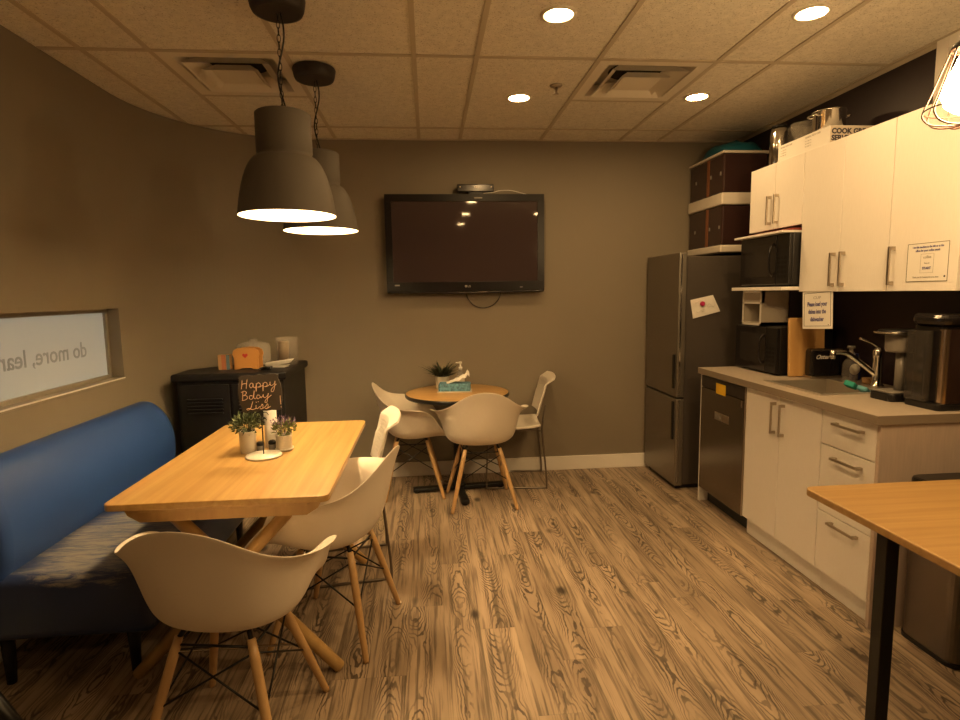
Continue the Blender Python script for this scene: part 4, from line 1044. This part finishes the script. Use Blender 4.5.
for y0, y1, hy in ((2.805, 3.124, 2.842), (2.484, 2.802, 2.768)):
    d = obj('door', MB().box(KX, KX + 0.018, y0, y1, 0.106, 0.872, 0.0015), 'cab', t)
    mb = MB(); bar_handle(mb, (KX, hy, 0.668), (KX, hy, 0.838), 0.026); obj('handle', mb, 'nickel', d)
t = base_unit('drawer_cabinet', 'white three-drawer base cabinet at near end of the worktop', 2.150, 2.480)
for z0, z1, hz in ((0.716, 0.872, 0.826), (0.398, 0.711, 0.667), (0.106, 0.394, 0.362)):
    d = obj('drawer', MB().box(KX, KX + 0.018, 2.152, 2.479, z0, z1, 0.0015), 'cab', t)
    mb = MB(); bar_handle(mb, (KX, 2.215, hz), (KX, 2.385, hz), 0.026); obj('handle', mb, 'nickel', d)
obj('end_panel', MB().box(KX, 2.41, 2.132, 2.150, 0.0, 0.876, 0.001), 'cab_end', t)
# dishwasher
t = thing('dishwasher', 'dark stainless dishwasher between refrigerator and white cabinets', 'dishwasher', (2.1, 3.41, 0))
obj('body', MB().box(KX + .02, 2.40, 3.135, 3.665, 0.09, 0.872), 'black', t)
dd = obj('door', MB().box(KX - .006, KX + .019, 3.137, 3.664, 0.100, 0.790, 0.004), 'steel_d', t)
obj('control_panel', MB().box(KX - .006, KX + .019, 3.137, 3.664, 0.794, 0.868, 0.004), mat('panel_dark', (0.06, 0.05, 0.045), 0.3, 0.6), t)
obj('side_edge', MB().box(KX - .004, KX + .019, 3.128, 3.136, 0.100, 0.868), 'nickel', t)
bg = obj('badge', MB().box(KX - .010, KX - .005, 3.30, 3.47, 0.612, 0.660, 0.002), 'nickel', dd)
obj('badge_plate', MB().box(KX - .0115, KX - .0095, 3.385, 3.462, 0.620, 0.652), 'lgrey', bg)
obj('lock_lever', MB().box(KX - .010, KX - .005, 3.155, 3.165, 0.745, 0.785, 0.002), 'nickel', dd)
obj('toe_plate', MB().box(KX + .06, KX + .07, 3.137, 3.664, 0.0, 0.09), 'black_void', t)
tag(obj('filler_panel', MB().box(KX, 2.41, 3.667, 3.684, 0.0, 0.876), 'cab'), 'narrow white filler panel between dishwasher and refrigerator', 'panel')
tag(obj('sticky_note', MB().box(KX - .0075, KX - .0065, 3.347, 3.465, 0.778, 0.845), 'yellow'), 'yellow sticky note on the dishwasher control panel', 'sticky note')

# ------------------------------------------------------------------ wall cabinets
UX = 2.07
def wall_unit(label, y0, y1, z0, z1, doors):
    t = thing('wall_cabinet', label, 'cabinet', (2.25, (y0 + y1) / 2, z0), 'white wall cabinets')
    obj('carcass', MB().box(UX + 0.019, XR - 0.001, y0 + 0.001, y1 - 0.001, z0, z1), 'cab', t)
    for a, b, hy, h0, h1 in doors:
        d = obj('door', MB().box(UX, UX + 0.018, a, b, z0 - 0.002, z1, 0.0015), 'cab', t)
        mb = MB(); bar_handle(mb, (UX, hy, h0), (UX, hy, h1), 0.026); obj('handle', mb, 'nickel', d)
ZT = 2.172
wall_unit('short white two-door wall cabinet above the shelf microwave', 3.084, 3.612, 1.788, ZT, [(3.349, 3.611, 3.385, 1.815, 1.985), (3.085, 3.346, 3.312, 1.815, 1.985)])
wall_unit('tall white two-door wall cabinet in the middle of the row', 2.461, 3.082, 1.415, ZT, [(2.773, 3.081, 2.806, 1.44, 1.61), (2.462, 2.770, 2.736, 1.44, 1.61)])
wall_unit('tall white single-door wall cabinet bearing a framed notice, nearest', 2.108, 2.459, 1.415, ZT, [(2.109, 2.458, 2.425, 1.44, 1.61)])
tag(obj('wall_shelf', MB().box(1.965, XR - 0.002, 3.084, 3.612, 1.422, 1.442, 0.002), 'cab'), 'thin white shelf carrying the upper microwave', 'shelf')

def microwave(x0, x1, y0, y1, z0, z1, label):
    t = thing('microwave', label, 'microwave', ((x0 + x1) / 2, (y0 + y1) / 2, z0))
    obj('body', MB().box(x0 + .02, x1, y0, y1, z0 + 0.008, z1, 0.006), 'black', t)
    yd = y0 + (y1 - y0) * 0.24
    d = obj('door', MB().box(x0, x0 + .021, yd + .002, y1 - .002, z0 + 0.012, z1 - .004, 0.004), 'gloss', t)
    obj('window_pane', MB().box(x0 - .0015, x0 + .002, yd + .07, y1 - .06, z0 + .06, z1 - .05, 0.001), mat('microwave_mesh', (0.025, 0.021, 0.018), 0.2), d)
    obj('handle', MB().tube(smooth_path([(x0, yd + .03, z0 + .06), (x0 - .022, yd + .03, z0 + .09), (x0 - .026, yd + .03, (z0 + z1) / 2), (x0 - .022, yd + .03, z1 - .08), (x0, yd + .03, z1 - .05)]), 0.006, 8), 'gloss', d)
    cp = obj('control_panel', MB().box(x0, x0 + .021, y0 + .002, yd - .001, z0 + 0.012, z1 - .004, 0.004), 'black', t)
    for r in range(5):
        for c in range(3): obj('button', MB().box(x0 - .0015, x0 + .001, y0 + .022 + c * .032, y0 + .045 + c * .032, z0 + .05 + r * .026, z0 + .066 + r * .026), 'blackmetal', cp)
    for yy in (y0 + .05, y1 - .05):
        for xx in (x0 + .05, x1 - .05): obj('foot', MB().lathe([(0.012, 0), (0.012, 0.009)], (xx, yy, z0), 10), 'black', t)
microwave(2.035, 2.385, 3.212, 3.668, 0.9165, 1.205, 'black microwave on the worktop beside the wooden board')
microwave(2.010, 2.36, 3.090, 3.598, 1.443, 1.742, 'black microwave on the white shelf under the short cabinet')
t = thing('flat_box', 'flat red and white cardboard box on the upper microwave', 'box', (2.2, 3.34, 1.743))
obj('sheet', MB().box(1.965, 2.33, 3.10, 3.60, 1.743, 1.755, 0.001), 'paper', t); obj('cover', MB().box(2.03, 2.33, 3.10, 3.56, 1.7555, 1.768, 0.001), mat('dark_red_card', (0.22, 0.035, 0.02), 0.5), t)
# white open organizer on the lower microwave
t = thing('paper_towel_holder', 'white open-fronted dispenser on lower microwave under the shelf', 'dispenser', (2.1, 3.47, 1.206))
x0, x1, y0, y1, z0, z1 = 2.04, 2.22, 3.39, 3.60, 1.206, 1.420
mb = MB(); mb.box(x0, x1, y0, y0 + .006, z0, z1).box(x0, x1, y1 - .006, y1, z0, z1).box(x0, x1, y0, y1, z1 - .006, z1).box(x0, x1, y0, y1, z0, z0 + .02).box(x1 - .006, x1, y0, y1, z0, z1).box(x0, x0 + .02, y0, y1, z1 - .075, z1)
obj('case', mb, mat('dispenser_plastic', (0.50, 0.45, 0.38), 0.4), t)
mb = MB()
for a, b_, c, d_ in ((y0, y0 + .012, z0, z1), (y1 - .012, y1, z0, z1), (y0, y1, z0, z0 + .012), (y0, y1, z1 - .012, z1), (y0, y1, z1 - .08, z1 - .07)): mb.box(x0 - .004, x0, a, b_, c, d_)
obj('front_frame', mb, 'paper', t)

# notices
def notice_cab():
    X_ = UX - 0.0006; t = thing('framed_notice', 'white notice with dark border taped to nearest wall cabinet', 'notice', (UX, 2.25, 1.53))
    y0, y1, z0, z1 = 2.150, 2.352, 1.452, 1.612
    obj('sheet', MB().box(UX - .0012, UX - .0002, y0, y1, z0, z1), 'paper', t)
    mb = MB(); w_ = .0022
    for a, b, c, d in ((y0, y1, z1 - w_, z1), (y0, y1, z0, z0 + w_), (y0, y0 + w_, z0, z1), (y1 - w_, y1, z0, z1)): mb.box(UX - .0018, UX - .0012, a, b, c, d)
    obj('border', mb, mat('olive_border', (0.10, 0.085, 0.03), 0.6), t)
    mb = MB()
    yc = (y0 + y1) / 2
    for a, b, c, d in ((yc - .032, yc + .032, 1.566, 1.567), (yc - .032, yc + .032, 1.488, 1.489), (yc - .032, yc - .031, 1.488, 1.567), (yc + .031, yc + .032, 1.488, 1.567)): mb.box(UX - .0018, UX - .0012, a, b, c, d)
    obj('inner_frame', mb, 'grey_print', t)
    R = (0, -1, 0); U = (0, 0, 1)
    text_part('print', 'Use this machine to the left or at the', 0.0125, 'blue_print', t, (UX - .0018, yc, 1.592), R, U, 0.0002, 0.0003, 'CENTER', 0.80)
    text_part('print', 'office for your coffee needs', 0.0125, 'blue_print', t, (UX - .0018, yc, 1.577), R, U, 0.0002, 0.0003, 'CENTER', 0.85)
    text_part('print', 'coffee', 0.016, 'grey_print', t, (UX - .0018, yc, 1.548), R, U, 0.0002, 0.0, 'CENTER')
    text_part('print', 'Ready to', 0.007, 'paper_edge', t, (UX - .0018, yc, 1.526), R, U, 0.0002, 0.0, 'CENTER')
    text_part('print', 'START', 0.014, 'blue_print', t, (UX - .0018, yc, 1.503), R, U, 0.0002, 0.0005, 'CENTER')
    text_part('print', 'Thank you for keeping the area clean', 0.0085, 'grey_print', t, (UX - .0018, yc + .004, 1.468), R, U, 0.0002, 0.0002, 'CENTER')
    obj('dot', MB().lathe([(0.004, 0), (0.004, -0.0006)], (UX - .0012, y0 + .014, 1.472), 12, axis='x'), 'paper_edge', t)
notice_cab()
def notice_hang():
    t = thing('hanging_notice', 'white notice hanging below wall cabinets asking to load the dishwasher', 'notice', (UX, 2.91, 1.32))
    X_ = UX + 0.004; y0, y1, z0, z1 = 2.812, 3.052, 1.214, 1.42
    A = -0.06; c = Vector((X_, (y0 + y1) / 2, z1)); Rm = Matrix.Rotation(A, 3, 'X')
    def B(a, b, cz, d, xx0, xx1): return MB().box(xx0, xx1, a, b, cz, d, 0, 1, Rm, c)
    obj('sheet', B(y0, y1, z0, z1, X_, X_ + .001), 'paper', t)
    mb = MB(); w_ = .002; m_ = .014
    for a, b, cc, d in ((y0 + m_, y1 - m_, z1 - m_, z1 - m_ + w_), (y0 + m_, y1 - m_, z0 + m_, z0 + m_ + w_), (y0 + m_, y0 + m_ + w_, z0 + m_, z1 - m_), (y1 - m_ - w_, y1 - m_, z0 + m_, z1 - m_)): mb.box(X_ - .0006, X_, a, b, cc, d, 0, 1, Rm, c)
    obj('border', mb, 'paper_edge', t)
    R = Rm @ Vector((0, -1, 0)); U = Rm @ Vector((0, 0, 1))
    def at_(y, z): return c + Rm @ (Vector((X_ - .0008, y, z)) - c)
    yc = (y0 + y1) / 2
    for body, z, s in (('Please load your', 1.336, 0.033), ('dishes into the', 1.296, 0.033), ('dishwasher', 1.255, 0.033)):
        text_part('print', body, s, 'blue_print', t, at_(yc, z), R, U, 0.0002, 0.0007, 'CENTER', 0.72)
    text_part('print', 'CUP', 0.020, 'grey_print', t, at_(yc, 1.374), R, U, 0.0002, 0.0, 'CENTER', 1.6)
    obj('dot', MB().lathe([(0.003, 0), (0.003, -0.0006)], at_(y0 + .03, 1.235), 12, axis='x'), 'paper_edge', t)
notice_hang()

# things on top of the wall cabinets ---------------------------------------
t = thing('printed_carton', 'long printed carton with bold lettering on its end, on wall cabinets', 'box', (2.2, 3.12, ZT))
ZB = 2.262
obj('carton', MB().box(2.078, 2.36, 2.905, 3.345, ZT, ZB, 0.001), 'paper', t)
obj('end_print', MB().box(2.082, 2.358, 2.9035, 2.905, ZT + .001, ZB - .002), 'kraft', t)
for yy, s in ((3.32, .011), (3.10, .013)):
    text_part('print', 'HANDLE WITH CARE', s, 'grey_print', t, (2.0775, yy, 2.243), (0, -1, 0), (0, 0, 1), 0.0002, 0.0003)
    for k in range(3): text_part('print', 'Net weight item', 0.008, 'grey_print', t, (2.0775, yy, 2.226 - k * .014), (0, -1, 0), (0, 0, 1), 0.0002, 0)
text_part('lettering', 'COOK GREAT', 0.036, 'paper_edge', t, (2.088, 2.903, 2.222), (1, 0, 0), (0, 0, 1), 0.0003, 0.0018, 'LEFT', 1.0)
text_part('lettering', 'SERVE', 0.036, 'paper_edge', t, (2.088, 2.903, 2.188), (1, 0, 0), (0, 0, 1), 0.0003, 0.0018, 'LEFT', 1.0)
t = thing('steel_pot', 'shiny stainless stock pot standing on the printed carton', 'pot', (2.215, 3.08, ZB))
obj('body', MB().lathe([(0.074, 0), (0.080, 0.006), (0.080, 0.112), (0.085, 0.117), (0.078, 0.119), (0.076, 0.02)], (2.195, 3.08, ZB + .002), 36, False), 'chrome', t)
for s in (-1, 1): obj('handle', MB().tube(smooth_path([(2.195 + s * .078, 3.05, ZB + .09), (2.195 + s * .103, 3.05, ZB + .095), (2.195 + s * .103, 3.11, ZB + .095), (2.195 + s * .078, 3.11, ZB + .09)]), 0.004, 6), 'chrome', t)
t = thing('steel_canister', 'steel canister with white sheen at far end of cabinet tops', 'canister', (2.145, 3.45, ZT))
obj('body', MB().lathe([(0.050, 0), (0.053, 0.005), (0.050, 0.19), (0.042, 0.225)], (2.145, 3.45, ZT), 28), 'chrome', t)
obj('lid', MB().lathe([(0.043, 0.225), (0.042, 0.238), (0.010, 0.242)], (2.145, 3.45, ZT), 28), 'blackmetal', t)
tag(obj('glass_vase', MB().lathe([(0.05, 0), (0.062, 0.01), (0.066, 0.20), (0.060, 0.24), (0.056, 0.24), (0.054, 0.02)], (2.29, 3.50, ZT), 28, False), 'clear2'), 'dark glass vase behind the steel canister on cabinet tops', 'vase')
tag(obj('glass_bowl', MB().lathe([(0.030, 0), (0.045, 0.008), (0.068, 0.06), (0.076, 0.105), (0.073, 0.105), (0.062, 0.06), (0.025, 0.012)], (2.18, 3.262, ZB + .002), 32, False), 'clear2'), 'cut glass bowl on far end of the printed carton', 'bowl')

# ------------------------------------------------------------------ things on the worktop
CZ = 0.9165
R_ = Matrix.Rotation(0.07, 3, 'X')
tag(obj('cutting_board', MB().box(2.085, 2.305, 3.165, 3.185, CZ + 0.002, CZ + 0.345, 0.006, 2, Matrix.Rotation(-0.06, 3, 'X')), 'board'), 'thick wooden cutting board leaning upright against the lower microwave', 'cutting board')
t = thing('toaster', 'black and silver toaster in front of the cutting board', 'toaster', (2.25, 3.04, CZ))
obj('body', MB().box(2.172, 2.355, 3.088, 3.155, CZ + 0.006, CZ + 0.17, 0.018, 4), 'gloss', t)
obj('trim_band', MB().box(2.168, 2.359, 3.084, 3.158, CZ + 0.0, CZ + 0.014, 0.004), 'nickel', t)
mb = MB(); mb.box(2.170, 2.357, 3.086, 3.092, CZ + 0.158, CZ + 0.168, 0.002); obj('top_rim', mb, 'nickel', t)
text_part('logo', 'Oster', 0.034, 'paper', t, (2.196, 3.0875, CZ + 0.112), (1, 0, 0), (0, 0, 1), 0.0004, 0.0006, 'LEFT', 1.0, 0.35)
# navy bottle
t = thing('detergent_bottle', 'navy blue bottle standing right of the toaster', 'bottle', (2.36, 2.99, CZ))
obj('body', MB().lathe([(0.024, 0), (0.026, 0.004), (0.026, 0.11), (0.012, 0.13)], (2.372, 3.0, CZ), 20), 'navyplastic', t)
obj('cap', MB().lathe([(0.013, 0.13), (0.013, 0.15)], (2.372, 3.0, CZ), 16), 'navyplastic', t)
# faucet
fx_, fy_ = 2.305, 2.76; TPZ = 0.9208
t = thing('kitchen_tap', 'chrome kitchen tap with lever arching over the sink', 'tap', (fx_, fy_, TPZ))
obj('base', MB().lathe([(0.034, 0), (0.034, 0.006), (0.026, 0.012), (0.024, 0.05), (0.022, 0.14), (0.026, 0.15), (0.026, 0.185), (0.018, 0.20), (0.006, 0.205)], (fx_, fy_, TPZ), 24), 'chrome', t)
obj('spout', MB().tube(smooth_path([(fx_ - .01, fy_, TPZ + 0.06), (fx_ - .07, fy_ + .02, TPZ + 0.115), (fx_ - .13, fy_ + .04, TPZ + 0.165), (fx_ - .17, fy_ + .05, TPZ + 0.178), (fx_ - .205, fy_ + .06, TPZ + 0.174)]), [0.013] * 25, 12), 'chrome', t)
obj('nozzle', MB().tube([(fx_ - .202, fy_ + .06, TPZ + 0.184), (fx_ - .207, fy_ + .06, TPZ + 0.142)], [0.016, 0.013], 14), 'chrome', t)
obj('lever', MB().tube(smooth_path([(fx_, fy_, TPZ + 0.20), (fx_ - .03, fy_ + .01, TPZ + 0.225), (fx_ - .085, fy_ + .03, TPZ + 0.250)]), [0.007] * 13, 10), 'chrome', t)
# soap bottle with round label, scrubber
t = thing('soap_bottle', 'clear dish soap bottle with round label and pump by the sink', 'bottle', (2.335, 2.89, CZ))
sxx, syy = 2.290, 2.935
obj('bottle', MB().lathe([(0.030, 0), (0.034, 0.006), (0.034, 0.10), (0.022, 0.125), (0.012, 0.132)], (sxx, syy, CZ), 24, sx=1.2), 'clear2', t)
obj('round_label', MB().lathe([(0.001, -0.0365), (0.030, -0.0365), (0.030, -0.034)], (sxx, syy, CZ + 0.075), 24, False, False, axis='y'), 'cream', t)
obj('pump', MB().lathe([(0.016, 0.13), (0.020, 0.15), (0.016, 0.165), (0.010, 0.17), (0.010, 0.185), (0.020, 0.187), (0.018, 0.20)], (sxx, syy, CZ), 18), 'lgrey', t)
tag(obj('drinking_glass', MB().lathe([(0.026, 0), (0.030, 0.10), (0.028, 0.10), (0.024, 0.006)], (2.375, 2.655, CZ), 24, False), 'clear2'), 'clear drinking glass between the tap and coffee maker', 'glass')
t = thing('scrub_brush', 'green and light blue scrub sponge lying at the sink edge', 'sponge', (2.18, 2.70, CZ))
Rz = Matrix.Rotation(0.5, 3, 'Y') @ Matrix.Rotation(0.5, 3, 'Z')
obj('sponge', MB().box(2.110, 2.160, 2.70, 2.75, CZ + 0.008, CZ + 0.036, 0.005, 2, Rz), 'teal_sponge', t)
obj('grip', MB().box(2.150, 2.205, 2.665, 2.715, CZ - 0.010, CZ + 0.014, 0.008, 2, Rz), 'ltblue', t)
tag(obj('soap_dish', MB().lathe([(0.025, 0), (0.03, 0.003), (0.032, 0.030), (0.028, 0.031)], (2.345, 2.865, CZ + .001), 20), 'tan'), 'small amber jar beside the tap base', 'jar')
# coffee maker (far)
t = thing('coffee_maker', 'grey single-cup coffee maker on the worktop, left of the larger one', 'coffee maker', (2.22, 2.44, CZ))
kx, ky = 2.14, 2.445
obj('drip_base', MB().prism(rrect(2.055, 2.36, 2.375, 2.515, 0.03), CZ, CZ + 0.035, bev=0.004), 'black', t)
obj('drip_tray', MB().prism(rrect(2.065, 2.20, 2.385, 2.505, 0.025), CZ + 0.035, CZ + 0.042, bev=0.002), 'lgrey', t)
obj('body', MB().box(2.19, 2.36, 2.38, 2.51, CZ + 0.034, CZ + 0.285, 0.015, 3), 'black', t)
obj('brew_head', MB().lathe([(0.050, 0.22), (0.054, 0.232), (0.056, 0.30), (0.052, 0.312)], (kx, ky, CZ), 28), 'lgrey', t)
obj('lid', MB().prism(rrect(2.060, 2.34, 2.375, 2.515, 0.05), CZ + 0.300, CZ + 0.322, bev=0.008), 'black', t)
obj('lid_trim', MB().prism(rrect(2.040, 2.20, 2.368, 2.522, 0.06), CZ + 0.306, CZ + 0.314, bev=0.003), 'chrome', t)
obj('water_column', MB().lathe([(0.022, 0.04), (0.022, 0.225)], (kx + 0.015, ky, CZ), 18), 'lgrey', t)
# coffee maker (near)
M['smoked_clear'] = glass_mat('smoked_clear_plastic', (0.05, 0.045, 0.04), 0.08, 0.55)
t = thing('large_coffee_maker', 'large black and stainless pod coffee maker at the right edge', 'coffee maker', (2.26, 2.24, CZ))
obj('base', MB().prism(rrect(2.085, 2.40, 2.165, 2.345, 0.02), CZ, CZ + 0.028, bev=0.004), 'black', t)
obj('body', MB().prism(rrect(2.108, 2.398, 2.185, 2.340, 0.02), CZ + 0.028, CZ + 0.352, bev=0.006), 'gloss', t)
obj('steel_wrap', MB().prism(rrect(2.106, 2.401, 2.168, 2.215, 0.020, 10), CZ + 0.030, CZ + 0.338), mat('polished_steel_wrap', (0.50, 0.40, 0.31), 0.18, 1.0), t)
obj('reservoir', MB().prism(rrect(2.072, 2.105, 2.222, 2.335, 0.015), CZ + 0.03, CZ + 0.33, bev=0.004), 'smoked_clear', t)
mb = MB().prism(rrect(2.082, 2.405, 2.160, 2.345, 0.05), CZ + 0.353, CZ + 0.402, bev=0.018)
obj('lid', mb, 'gloss', t)

# ------------------------------------------------------------------ bar table, bin, stool
t = thing('wooden_table', 'rounded-corner wooden table with black square legs in right foreground', 'table', (1.9, 1.3, 0))
obj('tabletop', MB().prism(rrect(1.285, 2.385, 0.55, 1.842, 0.035), 0.719, 0.744, bev=0.004), 'bartop', t)
for x, y in ((1.290, 1.468), (2.33, 1.468), (1.290, 0.72), (2.33, 0.72)):
    obj('leg', MB().box(x, x + 0.040, y, y + 0.040, 0, 0.72, 0.002), 'blackmetal', t)
mb = MB(); mb.box(1.305, 2.36, 1.478, 1.498, 0.69, 0.7185).box(1.305, 2.36, 0.73, 0.75, 0.69, 0.7185)
obj('under_rail', mb, 'blackmetal', t)
t = thing('waste_bin', 'brushed steel waste bin with black lid beside the cabinet end', 'bin', (2.05, 1.97, 0))
obj('body', MB().prism(rrect(1.915, 2.22, 1.845, 2.10, 0.045), 0.018, 0.64, bev=0.003), 'bin', t)
obj('base_ring', MB().prism(rrect(1.912, 2.223, 1.842, 2.103, 0.045), 0.0, 0.02, bev=0.002), 'black', t)
obj('lid', MB().prism(rrect(1.910, 2.225, 1.840, 2.105, 0.048), 0.64, 0.678, bev=0.012), 'black', t)
obj('corner_trim', MB().box(1.955, 1.968, 1.8405, 1.846, 0.02, 0.64), 'chrome', t)
t = thing('black_stool', 'black stool of which only one leg shows at lower left', 'stool', (-1.42, 1.62, 0))
ox, oy = -1.42, 1.62
obj('seat', MB().lathe([(0.001, 0.44), (0.11, 0.44), (0.13, 0.45), (0.13, 0.465), (0.115, 0.472), (0.001, 0.474)], (ox, oy, 0), 28, False, False), 'black', t)
for a in (0.05, 0.05 + 2 * PI / 3, 0.05 + 4 * PI / 3):
    d = Vector((math.cos(a), math.sin(a), 0))
    obj('leg', MB().tube([Vector((ox, oy, 0.442)) + d * 0.09, Vector((ox, oy, 0.0)) + d * 0.335], [0.024, 0.018], 12), 'black', t)
